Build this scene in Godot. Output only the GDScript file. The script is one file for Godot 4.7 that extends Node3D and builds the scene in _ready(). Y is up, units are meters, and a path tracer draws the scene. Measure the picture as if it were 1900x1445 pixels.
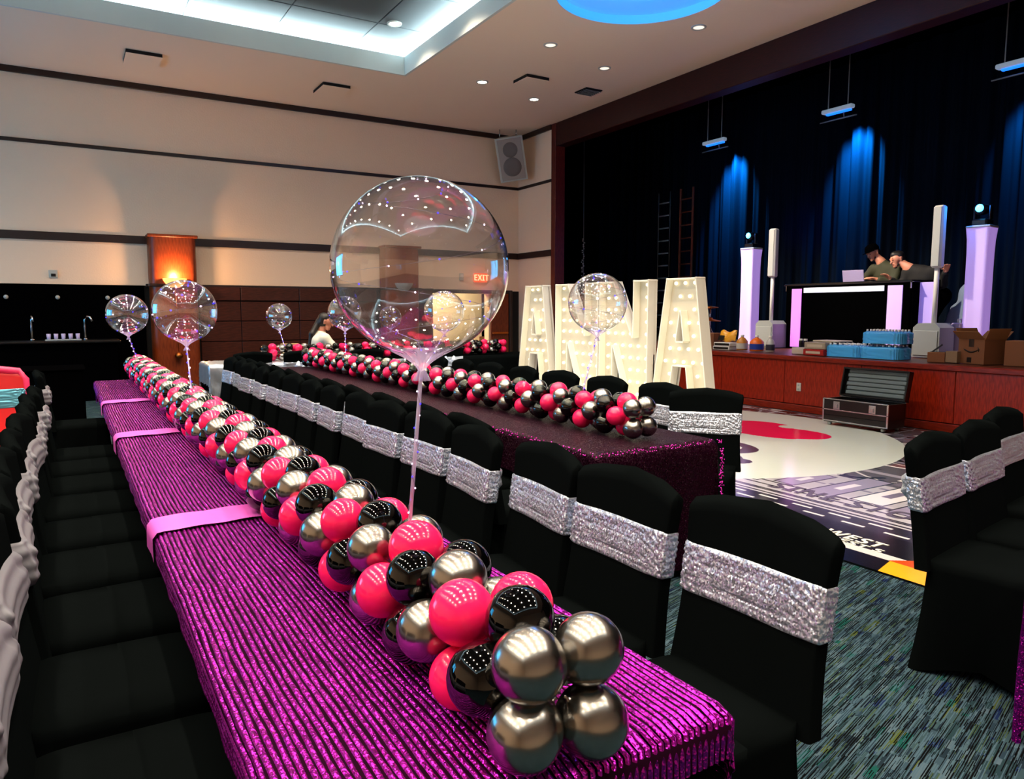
extends Node3D
# Banquet hall set for a party. World: -z runs along the long tables, +x towards the stage. Metres.

const CEIL := 5.37
const ZF := -14.74      # far wall
const XS := 9.04        # stage wall plane
var names := {}
var rng := RandomNumberGenerator.new()
var M := {}
var fn := FastNoiseLite.new()

# ---------------------------------------------------------------- helpers
func st(smooth := false) -> SurfaceTool:
	var s := SurfaceTool.new()
	s.begin(Mesh.PRIMITIVE_TRIANGLES)
	s.set_smooth_group(0 if smooth else -1)
	return s

func numbered(n: String) -> String:
	if not names.has(n):
		names[n] = 0
		return n
	names[n] += 1
	return "%s_%03d" % [n, names[n]]

func tri(s: SurfaceTool, a: Vector3, b: Vector3, c: Vector3, out: Vector3) -> void:
	if (b - a).cross(c - a).dot(out) > 0.0:
		var t := b; b = c; c = t
	s.add_vertex(a); s.add_vertex(b); s.add_vertex(c)

func quad(s: SurfaceTool, a: Vector3, b: Vector3, c: Vector3, d: Vector3, out: Vector3) -> void:
	tri(s, a, b, c, out); tri(s, a, c, d, out)

# box with chamfered edges; centre c, full size z, bevel e
func bx(s: SurfaceTool, c: Vector3, z: Vector3, e := 0.0, B := Basis()) -> void:
	var h := z * 0.5
	e = minf(e, minf(h.x, minf(h.y, h.z)) * 0.9)
	var v := func(sg: Vector3, ax: int) -> Vector3:
		var p := Vector3(sg.x * (h.x - e), sg.y * (h.y - e), sg.z * (h.z - e))
		p[ax] = sg[ax] * h[ax]
		return c + B * p
	for ax in 3:
		var u := (ax + 1) % 3
		var w := (ax + 2) % 3
		for sg in [-1.0, 1.0]:
			var q := []
			for k in [[-1, -1], [1, -1], [1, 1], [-1, 1]]:
				var g := Vector3(); g[ax] = sg; g[u] = k[0]; g[w] = k[1]
				q.append(v.call(g, ax))
			var o := Vector3(); o[ax] = sg
			quad(s, q[0], q[1], q[2], q[3], B * o)
	if e <= 0.0: return
	for ax in 3:
		var u := (ax + 1) % 3
		var w := (ax + 2) % 3
		for su in [-1.0, 1.0]:
			for sw in [-1.0, 1.0]:
				var g0 := Vector3(); g0[ax] = -1; g0[u] = su; g0[w] = sw
				var g1 := Vector3(); g1[ax] = 1; g1[u] = su; g1[w] = sw
				var o := Vector3(); o[u] = su; o[w] = sw
				quad(s, v.call(g0, u), v.call(g1, u), v.call(g1, w), v.call(g0, w), B * o)
	for sx in [-1.0, 1.0]:
		for sy in [-1.0, 1.0]:
			for sz in [-1.0, 1.0]:
				var g := Vector3(sx, sy, sz)
				tri(s, v.call(g, 0), v.call(g, 1), v.call(g, 2), B * g)

func box2(s: SurfaceTool, lo: Vector3, hi: Vector3, e := 0.0) -> void:
	bx(s, (lo + hi) * 0.5, hi - lo, e)

func tube(s: SurfaceTool, pts: Array, r, n := 8, cap := true) -> void:
	var rings := []
	var up := Vector3(0.13, 0.97, 0.21)
	for i in pts.size():
		var d: Vector3 = (pts[mini(i + 1, pts.size() - 1)] - pts[maxi(i - 1, 0)]).normalized()
		var a := d.cross(up)
		if a.length() < 0.2: a = d.cross(Vector3(1, 0.1, 0))
		a = a.normalized()
		var b := d.cross(a)
		var rr: float = r[i] if r is Array else r
		var ring := []
		for k in n:
			var t := TAU * k / n
			ring.append(pts[i] + (a * cos(t) + b * sin(t)) * rr)
		rings.append(ring)
	for i in pts.size() - 1:
		for k in n:
			var k2 := (k + 1) % n
			var o: Vector3 = (rings[i][k] + rings[i][k2]) * 0.5 - pts[i]
			quad(s, rings[i][k], rings[i][k2], rings[i + 1][k2], rings[i + 1][k], o)
	if cap:
		for k in n:
			tri(s, pts[0], rings[0][k], rings[0][(k + 1) % n], pts[0] - pts[1])
			var l := pts.size() - 1
			tri(s, pts[l], rings[l][k], rings[l][(k + 1) % n], pts[l] - pts[l - 1])

# profile of (radius, height) spun round local y
func lathe(s: SurfaceTool, prof: Array, n := 20, X := Transform3D()) -> void:
	for i in prof.size() - 1:
		var p: Vector2 = prof[i]
		var q: Vector2 = prof[i + 1]
		for k in n:
			var t0 := TAU * k / n
			var t1 := TAU * (k + 1) / n
			var a := Vector3(p.x * cos(t0), p.y, p.x * sin(t0))
			var b := Vector3(p.x * cos(t1), p.y, p.x * sin(t1))
			var c := Vector3(q.x * cos(t1), q.y, q.x * sin(t1))
			var d := Vector3(q.x * cos(t0), q.y, q.x * sin(t0))
			var tm := (t0 + t1) * 0.5
			var o := Vector3((q.y - p.y) * cos(tm), p.x - q.x, (q.y - p.y) * sin(tm))
			if p.x > 1e-5: s.add_vertex(Vector3.ZERO) if false else tri(s, X * a, X * b, X * c, X.basis * o)
			if q.x > 1e-5: tri(s, X * a, X * c, X * d, X.basis * o)

func ball(s: SurfaceTool, c: Vector3, r: float, n := 10, sc := Vector3.ONE) -> void:
	var pr := []
	var m := maxi(4, n / 2 + 1)
	for i in m + 1:
		var t := PI * i / m
		pr.append(Vector2(maxf(0.0, r * sin(t)), -r * cos(t)))
	lathe(s, pr, n, Transform3D(Basis.from_scale(sc), c))

# parametric sheet f(u, v); 'o' = function giving outward hint or a Vector3
func sheet(s: SurfaceTool, nu: int, nv: int, f: Callable, flip := false, uv := false) -> void:
	var g := []
	for j in nv + 1:
		for i in nu + 1:
			g.append(f.call(float(i) / nu, float(j) / nv))
	for j in nv:
		for i in nu:
			var k := j * (nu + 1) + i
			var idx := [k, k + 1, k + nu + 2, k, k + nu + 2, k + nu + 1]
			if flip: idx = [k, k + nu + 2, k + 1, k, k + nu + 1, k + nu + 2]
			for q in idx:
				if uv: s.set_uv(Vector2(float(q % (nu + 1)) / nu, float(q / (nu + 1)) / nv))
				s.add_vertex(g[q])

# polygon in local xy, thickness along local z from 0 to d
func prism(s: SurfaceTool, poly: PackedVector2Array, d: float, X := Transform3D()) -> void:
	var ix := Geometry2D.triangulate_polygon(poly)
	var ccw := not Geometry2D.is_polygon_clockwise(poly)
	for z in [0.0, d]:
		var o := X.basis * Vector3(0, 0, 1 if z > 0.0 else -1)
		for i in range(0, ix.size(), 3):
			var a := poly[ix[i]]; var b := poly[ix[i + 1]]; var c := poly[ix[i + 2]]
			tri(s, X * Vector3(a.x, a.y, z), X * Vector3(b.x, b.y, z), X * Vector3(c.x, c.y, z), o)
	for i in poly.size():
		var a := poly[i]
		var b := poly[(i + 1) % poly.size()]
		var e := b - a
		var o := Vector3(e.y, -e.x, 0) if ccw else Vector3(-e.y, e.x, 0)
		quad(s, X * Vector3(a.x, a.y, 0), X * Vector3(b.x, b.y, 0), X * Vector3(b.x, b.y, d), X * Vector3(a.x, a.y, d), X.basis * o)

func mesh_of(s: SurfaceTool, m: Material) -> ArrayMesh:
	s.generate_normals()
	s.index()
	var me := s.commit()
	me.surface_set_material(0, m)
	return me

func inst(n: String, me: Mesh, parent: Node, X := Transform3D(), m: Material = null) -> MeshInstance3D:
	var o := MeshInstance3D.new()
	o.name = n if parent != self else numbered(n)
	o.mesh = me
	o.transform = X
	if m: o.material_override = m
	parent.add_child(o, true)
	return o

func part(n: String, s: SurfaceTool, m: Material, parent: Node) -> MeshInstance3D:
	return inst(n, mesh_of(s, m), parent)

func tag(o: Node, label: String, cat: String, group := "") -> Node:
	o.set_meta("label", label); o.set_meta("category", cat)
	if group: o.set_meta("group", group)
	return o

func thing(n: String, label: String, cat: String, at := Vector3.ZERO, turn := 0.0, group := "") -> Node3D:
	var o := Node3D.new()
	o.name = numbered(n)
	add_child(o, true)
	o.position = at
	o.rotation.y = turn
	tag(o, label, cat, group)
	return o

func struct(n: String, s: SurfaceTool, m: Material, label := "") -> MeshInstance3D:
	var o := inst(n, mesh_of(s, m), self)
	o.set_meta("kind", "structure")
	if label: o.set_meta("label", label)
	return o

func dup(root: Node, at: Vector3, turn: float, label: String, group := "") -> Node3D:
	var r: Node3D = root.duplicate()
	var base: String = root.name
	var rx := RegEx.create_from_string("_\\d{3}$")
	r.name = numbered(rx.sub(base, ""))
	add_child(r, true)
	r.position = at
	r.rotation.y = turn
	r.set_meta("label", label)
	if group: r.set_meta("group", group)
	return r

func mat(c: Color, rough := 0.6, metal := 0.0, emi := 0.0, ec = null) -> StandardMaterial3D:
	var m := StandardMaterial3D.new()
	m.albedo_color = c
	m.roughness = rough
	m.metallic = metal
	if emi > 0.0:
		m.emission_enabled = true
		m.emission = ec if ec != null else c
		m.emission_energy_multiplier = emi
	return m

func noise_tex(freq: float, kind := FastNoiseLite.TYPE_SIMPLEX, normal := false, bump := 6.0, size := 512, c0 := Color.BLACK, c1 := Color.WHITE, oct := 3, sd := 1) -> NoiseTexture2D:
	var f := FastNoiseLite.new()
	f.noise_type = kind
	f.frequency = freq
	f.fractal_octaves = oct
	f.seed = sd
	if kind == FastNoiseLite.TYPE_CELLULAR:
		f.cellular_return_type = FastNoiseLite.RETURN_CELL_VALUE
		f.fractal_type = FastNoiseLite.FRACTAL_NONE
	var t := NoiseTexture2D.new()
	t.width = size; t.height = size
	t.noise = f
	t.seamless = true
	if normal:
		t.as_normal_map = true
		t.bump_strength = bump
	else:
		var g := Gradient.new()
		g.set_color(0, c0); g.set_color(1, c1)
		t.color_ramp = g
	return t

func triplanar(m: StandardMaterial3D, sc: Vector3, world := true) -> StandardMaterial3D:
	m.uv1_triplanar = true
	m.uv1_world_triplanar = world
	m.uv1_scale = sc
	return m

# light helpers
func omni(n: String, at: Vector3, c: Color, e: float, size := 0.05) -> OmniLight3D:
	var l := OmniLight3D.new()
	l.name = numbered(n); l.light_color = c; l.light_energy = e; l.light_size = size
	l.omni_range = 30.0; l.omni_attenuation = 2.0; l.shadow_enabled = true
	add_child(l, true); l.position = at
	return l

func spot(n: String, at: Vector3, to: Vector3, c: Color, e: float, ang := 45.0, soft := 0.6, size := 0.06) -> SpotLight3D:
	var l := SpotLight3D.new()
	l.name = numbered(n); l.light_color = c; l.light_energy = e; l.light_size = size
	l.spot_range = 40.0; l.spot_attenuation = 2.0; l.spot_angle = ang; l.spot_angle_attenuation = soft; l.shadow_enabled = true
	add_child(l, true)
	var d := (to - at).normalized()
	l.look_at_from_position(at, to, Vector3(1, 0, 0.01) if absf(d.y) > 0.95 else Vector3.UP)
	return l

func area(n: String, at: Vector3, to: Vector3, c: Color, e: float, size: Vector2, up := Vector3.UP) -> AreaLight3D:
	var l := AreaLight3D.new()
	l.name = numbered(n); l.light_color = c; l.light_energy = e; l.area_size = size
	l.set("area_range", 40.0); l.shadow_enabled = true
	add_child(l, true)
	l.look_at_from_position(at, to, up)
	return l

# ---------------------------------------------------------------- smooth-blended figures (surface nets)
# bones: [a, b, ra, rb]; joined with a smooth minimum of width k; cells of size c
func flesh(s: SurfaceTool, bones: Array, c: float, k: float) -> void:
	var lo := Vector3.INF
	var hi := -Vector3.INF
	for b in bones:
		var r: float = maxf(b[2], b[3]) + k + 2.0 * c
		for p in [b[0], b[1]]:
			lo = lo.min(p - Vector3.ONE * r); hi = hi.max(p + Vector3.ONE * r)
	var n := Vector3i(((hi - lo) / c).ceil()) + Vector3i.ONE
	var f := PackedFloat32Array()
	f.resize(n.x * n.y * n.z)
	f.fill(1.0)
	for b in bones:
		var a: Vector3 = b[0]
		var ab: Vector3 = b[1] - a
		var l2 := maxf(ab.length_squared(), 1e-9)
		var r := maxf(b[2], b[3]) + k + 2.0 * c
		var i0 := Vector3i(((a.min(b[1]) - Vector3.ONE * r - lo) / c).floor()).clamp(Vector3i.ZERO, n - Vector3i.ONE)
		var i1 := Vector3i(((a.max(b[1]) + Vector3.ONE * r - lo) / c).ceil()).clamp(Vector3i.ZERO, n - Vector3i.ONE)
		for z in range(i0.z, i1.z + 1):
			for y in range(i0.y, i1.y + 1):
				var row := (z * n.y + y) * n.x
				for x in range(i0.x, i1.x + 1):
					var p := lo + Vector3(x, y, z) * c
					var t := clampf((p - a).dot(ab) / l2, 0.0, 1.0)
					var d: float = p.distance_to(a + ab * t) - lerpf(b[2], b[3], t)
					var o := f[row + x]
					var h := maxf(k - absf(d - o), 0.0) / k
					f[row + x] = minf(d, o) - h * h * k * 0.25
	var id := {}
	var pos := PackedVector3Array()
	var sy := n.x
	var sz := n.x * n.y
	var off := [0, 1, sy, sy + 1, sz, sz + 1, sz + sy, sz + sy + 1]
	var edges := [[0, 1], [2, 3], [4, 5], [6, 7], [0, 2], [1, 3], [4, 6], [5, 7], [0, 4], [1, 5], [2, 6], [3, 7]]
	for z in n.z - 1:
		for y in n.y - 1:
			var row := z * sz + y * sy
			for x in n.x - 1:
				var q := row + x
				var m := 0
				for e in 8:
					if f[q + off[e]] < 0.0: m |= 1 << e
				if m == 0 or m == 255: continue
				var sum := Vector3.ZERO
				var cnt := 0
				for e in edges:
					var u: int = e[0]
					var w: int = e[1]
					if ((m >> u) & 1) == ((m >> w) & 1): continue
					var fu := f[q + off[u]]
					var t := fu / (fu - f[q + off[w]])
					sum += Vector3(u & 1, (u >> 1) & 1, (u >> 2) & 1).lerp(Vector3(w & 1, (w >> 1) & 1, (w >> 2) & 1), t)
					cnt += 1
				id[q] = pos.size()
				pos.append(lo + (Vector3(x, y, z) + sum / cnt) * c)
	for q in id:
		for ax in 3:
			var st1: int = [1, sy, sz][ax]
			var su: int = [sy, sz, 1][ax]
			var sw: int = [sz, 1, sy][ax]
			var f0 := f[q]
			var f1 := f[q + st1]
			if (f0 < 0.0) == (f1 < 0.0): continue
			if not (id.has(q - su) and id.has(q - sw) and id.has(q - su - sw)): continue
			var o := Vector3(); o[ax] = 1.0 if f0 < 0.0 else -1.0
			quad(s, pos[id[q]], pos[id[q - su]], pos[id[q - su - sw]], pos[id[q - sw]], o)

func hand_bones(w: Vector3, dir: Vector3, palm: Vector3, thumb_side: Vector3, curl := 0.5) -> Array:
	# wrist w, dir towards the fingers, palm = facing of the palm
	var side := thumb_side.normalized()
	var L := []
	var kn := w + dir * 0.085
	for i in 4:
		var off := side * (0.033 - 0.022 * i)
		L.append([w + side * (0.018 - 0.012 * i), kn + off, 0.017, 0.012])
		var len: float = [0.072, 0.082, 0.076, 0.06][i]
		var d1 := (dir * cos(curl * 0.6) + palm * sin(curl * 0.6)).normalized()
		var d2 := (dir * cos(curl * 1.5) + palm * sin(curl * 1.5)).normalized()
		var p1 := kn + off + d1 * len * 0.5
		L.append([kn + off, p1, 0.0095, 0.0085])
		L.append([p1, p1 + d2 * len * 0.5, 0.0085, 0.007])
	var t0 := w + dir * 0.025 + side * 0.025
	var t1 := t0 + (dir * 0.6 + side * 0.7 + palm * 0.25).normalized() * 0.042
	L.append([t0, t1, 0.014, 0.0105]); L.append([t1, t1 + (dir * 0.85 + side * 0.25 + palm * 0.3).normalized() * 0.034, 0.0105, 0.0085])
	return L

func head_bones(c: Vector3, fw: Vector3, up: Vector3) -> Array:
	# c = centre of the skull; face towards fw
	var sd := fw.cross(up).normalized()
	return [
		[c + up * 0.035 - fw * 0.02, c + up * 0.02 + fw * 0.012, 0.088, 0.084],
		[c + up * 0.0 + fw * 0.03, c - up * 0.075 + fw * 0.047, 0.066, 0.044],
		[c - up * 0.09 + fw * 0.058, c - up * 0.1 + fw * 0.065, 0.03, 0.022],
		[c + up * 0.012 + fw * 0.092, c - up * 0.03 + fw * 0.116, 0.009, 0.014],
		[c - up * 0.058 + fw * 0.086 - sd * 0.012, c - up * 0.058 + fw * 0.086 + sd * 0.012, 0.01, 0.01],
		[c + up * 0.03 + fw * 0.088 - sd * 0.03, c + up * 0.03 + fw * 0.088 + sd * 0.03, 0.012, 0.012],
		[c - fw * 0.012 + sd * 0.082 + up * 0.015, c - fw * 0.012 + sd * 0.08 - up * 0.03, 0.016, 0.012],
		[c - fw * 0.012 - sd * 0.082 + up * 0.015, c - fw * 0.012 - sd * 0.08 - up * 0.03, 0.016, 0.012]]

# ---------------------------------------------------------------- scene
func _ready() -> void:
	rng.seed = 11
	fn.seed = 5
	fn.noise_type = FastNoiseLite.TYPE_SIMPLEX
	fn.frequency = 1.0
	fn.fractal_octaves = 2
	# camera
	var cam := Camera3D.new()
	cam.name = "camera"
	cam.position = Vector3(0, 1.45, 0)
	cam.rotation_degrees = Vector3(-6.07, -31.04, 0)
	cam.fov = 55.64
	cam.near = 0.02; cam.far = 80.0
	add_child(cam)
	cam.current = true
	# sky and exposure
	var env := Environment.new()
	env.background_mode = Environment.BG_COLOR
	env.background_color = Color(0.25, 0.72, 1.0)
	env.background_energy_multiplier = 5.0
	env.tonemap_mode = Environment.TONE_MAPPER_LINEAR
	env.tonemap_exposure = 1.16
	env.sdfgi_enabled = true; env.ssao_enabled = true; env.ssil_enabled = true
	var we := WorldEnvironment.new()
	we.name = "environment"
	we.environment = env
	add_child(we)
	# cove light round the coffer, on its ledge, shining up
	var cool := Color(0.86, 0.97, 1.0)
	var kc := 62.0
	area("cove_light", Vector3(5.33, 5.61, -4.7), Vector3(5.31, 7.0, -4.7), cool, kc * 14.8 / 9.0, Vector2(0.12, 14.8), Vector3(0, 0, 1))
	area("cove_light", Vector3(-4.43, 5.61, -4.7), Vector3(-4.41, 7.0, -4.7), cool, kc * 14.8 / 9.0, Vector2(0.12, 14.8), Vector3(0, 0, 1))
	area("cove_light", Vector3(0.44, 5.61, -12.16), Vector3(0.44, 7.0, -12.14), cool, kc * 9.9 / 9.0, Vector2(9.9, 0.12), Vector3(0, 0, 1))
	area("cove_light", Vector3(0.44, 5.61, 2.76), Vector3(0.44, 7.0, 2.74), cool, kc * 9.9 / 9.0, Vector2(9.9, 0.12), Vector3(0, 0, 1))
	# daylight through the side windows
	for wz in [-9.6, -11.7]:
		area("daylight", Vector3(-5.12, 1.95, wz), Vector3(0, 1.5, wz + 1.0), Color(0.3, 0.78, 1.0), 2.5, Vector2(1.5, 2.0))
	# round blue recess in the ceiling
	omni("recess_light", Vector3(6.3, CEIL - 0.05, -7.35), Color(0.2, 0.62, 1.0), 0.9, 0.1)
	materials()
	room()
	coffer_lamps()
	stage()
	letters()
	tables()
	garlands()
	chairs()
	bobos()
	small_things()
	people()

func materials() -> void:
	M.beige = mat(Color(0.95, 0.83, 0.71), 0.85)
	M.beige.heightmap_enabled = true
	M.beige.heightmap_texture = noise_tex(0.04, FastNoiseLite.TYPE_SIMPLEX, false, 1, 256)
	M.beige.heightmap_scale = 0.15
	triplanar(M.beige, Vector3(2, 2, 2))
	M.ceil = mat(Color(0.95, 0.86, 0.77), 0.9)
	M.coffer = mat(Color(0.8, 0.82, 0.8), 0.8)
	M.tile = mat(Color(0.29, 0.31, 0.32), 0.85)
	M.dark_gap = mat(Color(0.03, 0.02, 0.02), 0.9)
	M.trim = mat(Color(0.13, 0.045, 0.03), 0.4)
	var g := noise_tex(0.02, FastNoiseLite.TYPE_SIMPLEX, false, 1, 512, Color(0.62, 0.55, 0.55), Color(1, 1, 1), 4, 3)
	var wood := func(c: Color, r: float, ax: int) -> StandardMaterial3D:
		var m := mat(c, r)
		m.albedo_texture = g
		m.metallic_specular = 0.4
		var s := Vector3(6, 6, 6); s[ax] = 0.5
		return triplanar(m, s)
	M.wood_red = wood.call(Color(0.64, 0.16, 0.055), 0.35, 1)
	M.wood_red_h = wood.call(Color(0.55, 0.15, 0.06), 0.35, 2)
	M.wood_brown = wood.call(Color(0.33, 0.145, 0.08), 0.4, 0)
	M.wood_pil = wood.call(Color(0.6, 0.27, 0.12), 0.35, 1)
	M.wood_pil.uv1_scale = Vector3(9, 0.4, 9)
	M.wood_door = wood.call(Color(0.55, 0.25, 0.12), 0.4, 1)
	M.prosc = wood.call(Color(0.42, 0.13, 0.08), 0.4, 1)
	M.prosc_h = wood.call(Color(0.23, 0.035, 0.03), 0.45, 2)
	M.black = mat(Color(0.009, 0.009, 0.011), 0.8)
	M.black.specular_mode = BaseMaterial3D.SPECULAR_DISABLED
	M.black_gloss = mat(Color(0.015, 0.015, 0.018), 0.3)
	M.spandex = mat(Color(0.03, 0.042, 0.045), 0.8)
	M.spandex.specular_mode = BaseMaterial3D.SPECULAR_DISABLED
	M.drape = mat(Color(0.016, 0.05, 0.10), 0.85)
	M.drape.metallic_specular = 0.15
	M.stagefloor = mat(Color(0.35, 0.17, 0.09), 0.4)
	M.white = mat(Color(0.85, 0.85, 0.83), 0.5)
	M.offwhite = mat(Color(0.72, 0.72, 0.68), 0.5)
	M.grey = mat(Color(0.58, 0.61, 0.61), 0.5)
	M.chrome = mat(Color(0.75, 0.76, 0.78), 0.2, 1.0)
	M.brass = mat(Color(0.7, 0.4, 0.18), 0.3, 1.0)
	# balloons
	M.b_pink = mat(Color(0.95, 0.11, 0.37), 0.14)
	M.b_pink.subsurf_scatter_enabled = true; M.b_pink.subsurf_scatter_strength = 0.12
	M.b_black = mat(Color(0.008, 0.008, 0.01), 0.05)
	M.b_chrome = mat(Color(0.58, 0.57, 0.55), 0.24, 1.0)
	M.b_chrome.clearcoat_enabled = true; M.b_chrome.clearcoat = 0.6; M.b_chrome.clearcoat_roughness = 0.04
	M.clear = mat(Color(0.96, 0.95, 1.0, 0.004), 0.0)
	M.clear.transparency = BaseMaterial3D.TRANSPARENCY_ALPHA
	M.clear.metallic_specular = 0.9
	M.clear.cull_mode = BaseMaterial3D.CULL_DISABLED
	M.film = mat(Color(0.86, 0.82, 1.0, 0.35), 0.1)
	M.film.transparency = BaseMaterial3D.TRANSPARENCY_ALPHA
	M.film.cull_mode = BaseMaterial3D.CULL_DISABLED
	M.stick = mat(Color(0.85, 0.8, 0.95, 0.5), 0.12)
	M.stick.transparency = BaseMaterial3D.TRANSPARENCY_ALPHA
	M.fairy_b = mat(Color(0.2, 0.15, 1.0), 0.3, 0.0, 2.2, Color(0.22, 0.16, 1.0))
	M.fairy_w = mat(Color(1, 0.95, 1), 0.3, 0.0, 3.0, Color(0.95, 0.85, 1.0))
	M.wire = mat(Color(0.45, 0.42, 0.5), 0.4, 0.8)
	# sequins
	var facet := facet_map(384, 48, 0.42, 7)
	M.sequin = mat(Color(0.68, 0.11, 0.67), 0.24, 0.9)
	M.sequin.normal_enabled = true; M.sequin.normal_texture = facet; M.sequin.normal_scale = 1.0
	triplanar(M.sequin, Vector3(6.5, 6.5, 6.5))
	M.sequin_base = mat(Color(0.09, 0.008, 0.07), 0.8)
	M.sequin_base.metallic_specular = 0.1
	M.sequin_dark = mat(Color(0.11, 0.005, 0.075), 0.4, 0.35)
	M.sequin_dark.metallic_specular = 0.2
	M.sequin_dark.normal_enabled = true; M.sequin_dark.normal_texture = facet
	triplanar(M.sequin_dark, Vector3(5, 5, 5))
	M.satin_pink = mat(Color(0.78, 0.33, 0.72), 0.35)
	M.silver = mat(Color(0.80, 0.85, 0.93), 0.28, 0.72)
	M.silver.normal_enabled = true; M.silver.normal_texture = facet_map(384, 48, 0.24, 9)
	triplanar(M.silver, Vector3(5, 5, 5), false)
	M.silver_far = mat(Color(0.75, 0.79, 0.84), 0.35, 0.8)
	M.lace = mat(Color(0.42, 0.43, 0.47), 0.6, 0.3)
	M.red_cloth = mat(Color(0.75, 0.04, 0.08), 0.5)
	M.pink_cloth = mat(Color(0.85, 0.16, 0.38), 0.45)
	M.cove_strip = mat(Color(0.9, 0.98, 1.0), 0.5, 0.0, 8.0, Color(0.88, 0.98, 1.0))
	M.lamp_face = mat(Color(1, 0.97, 0.9), 0.4, 0.0, 24.0, Color(1.0, 0.96, 0.88))
	M.lamp_dim = mat(Color(0.95, 0.9, 0.85), 0.4, 0.0, 0.9, Color(1.0, 0.95, 0.88))
	M.bulb = mat(Color(1, 0.96, 0.85), 0.4, 0.0, 2.2, Color(1.0, 0.93, 0.76))
	M.letter_face = mat(Color(0.8, 0.77, 0.69), 0.55)
	M.letter_rim = mat(Color(0.9, 0.89, 0.84), 0.5)
	M.carton = mat(Color(0.45, 0.27, 0.15), 0.85)
	M.carton_in = mat(Color(0.55, 0.36, 0.2), 0.85)
	M.carpet = mat(Color(0.70, 0.76, 0.84), 0.95)
	M.carpet.albedo_texture = carpet_picture()
	M.carpet.metallic_specular = 0.15
	M.carpet.heightmap_enabled = true
	M.carpet.heightmap_texture = M.carpet.albedo_texture
	M.carpet.heightmap_scale = 0.4

# normal map of small flat facets, each tilted its own way, as sequins lie
func facet_map(n: int, cells: int, tilt: float, sd: int) -> ImageTexture:
	var r := RandomNumberGenerator.new(); r.seed = sd
	var pt := PackedVector2Array(); var col := PackedByteArray()
	var w := float(n) / cells
	for i in cells * cells:
		pt.append(Vector2((i % cells + r.randf_range(0.15, 0.85)) * w, (i / cells + r.randf_range(0.15, 0.85)) * w))
		var v := Vector3(r.randfn(0, tilt), r.randfn(0, tilt), 1.0).normalized()
		col.append(int(v.x * 127 + 128)); col.append(int(v.y * 127 + 128)); col.append(int(v.z * 127 + 128))
	var d := PackedByteArray(); d.resize(n * n * 3)
	for y in n:
		var cy := int(y / w)
		for x in n:
			var cx := int(x / w)
			var best := 1e9; var bi := 0
			for j in [-1, 0, 1]:
				for i in [-1, 0, 1]:
					var k: int = posmod(cy + j, cells) * cells + posmod(cx + i, cells)
					var dx := absf(pt[k].x - x); var dy := absf(pt[k].y - y)
					dx = minf(dx, n - dx); dy = minf(dy, n - dy)
					if dx * dx + dy * dy < best: best = dx * dx + dy * dy; bi = k
			var o := (y * n + x) * 3
			d[o] = col[bi * 3]; d[o + 1] = col[bi * 3 + 1]; d[o + 2] = col[bi * 3 + 2]
	return ImageTexture.create_from_image(Image.create_from_data(n, n, false, Image.FORMAT_RGB8, d))

# carpet of short straight yarn dashes, 1 m square, repeated on a turned grid
func carpet_picture() -> ImageTexture:
	var r := RandomNumberGenerator.new()
	r.seed = 3
	var n := 1024
	var im := Image.create(n, n, true, Image.FORMAT_RGB8)
	im.fill(Color(0.24, 0.31, 0.33))
	var tone := [Color(0.24, 0.32, 0.32), Color(0.30, 0.38, 0.38), Color(0.17, 0.25, 0.25), Color(0.18, 0.24, 0.27), Color(0.36, 0.42, 0.43), Color(0.14, 0.19, 0.21)]
	for k in 900:
		var c: Color = tone[r.randi() % 6]
		if r.randf() < 0.03: c = Color(0.33, 0.36, 0.16)
		elif r.randf() < 0.05: c = Color(0.13, 0.19, 0.32)
		elif r.randf() < 0.05: c = Color(0.12, 0.34, 0.29)
		var p := Vector2i(r.randi() % n, r.randi() % n)
		var z := Vector2i(30 + r.randi() % 120, 8 + r.randi() % 26)
		for w in [Vector2i(0, 0), Vector2i(-n, 0), Vector2i(0, -n)]:
			im.fill_rect(Rect2i(p + w, z), c)
	for k in 4200:
		var v := r.randf()
		var c := Color(0.02, 0.03, 0.035) if v < 0.55 else (Color(0.32, 0.40, 0.42) if v < 0.93 else Color(0.28, 0.34, 0.20))
		var p := Vector2i(r.randi() % n, (r.randi() % (n / 7)) * 7 + r.randi() % 3)
		var z := Vector2i(30 + r.randi() % 130, 2 + r.randi() % 2)
		for w in [Vector2i(0, 0), Vector2i(-n, 0)]:
			im.fill_rect(Rect2i(p + w, z), c)
	im.generate_mipmaps()
	return ImageTexture.create_from_image(im)

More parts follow.
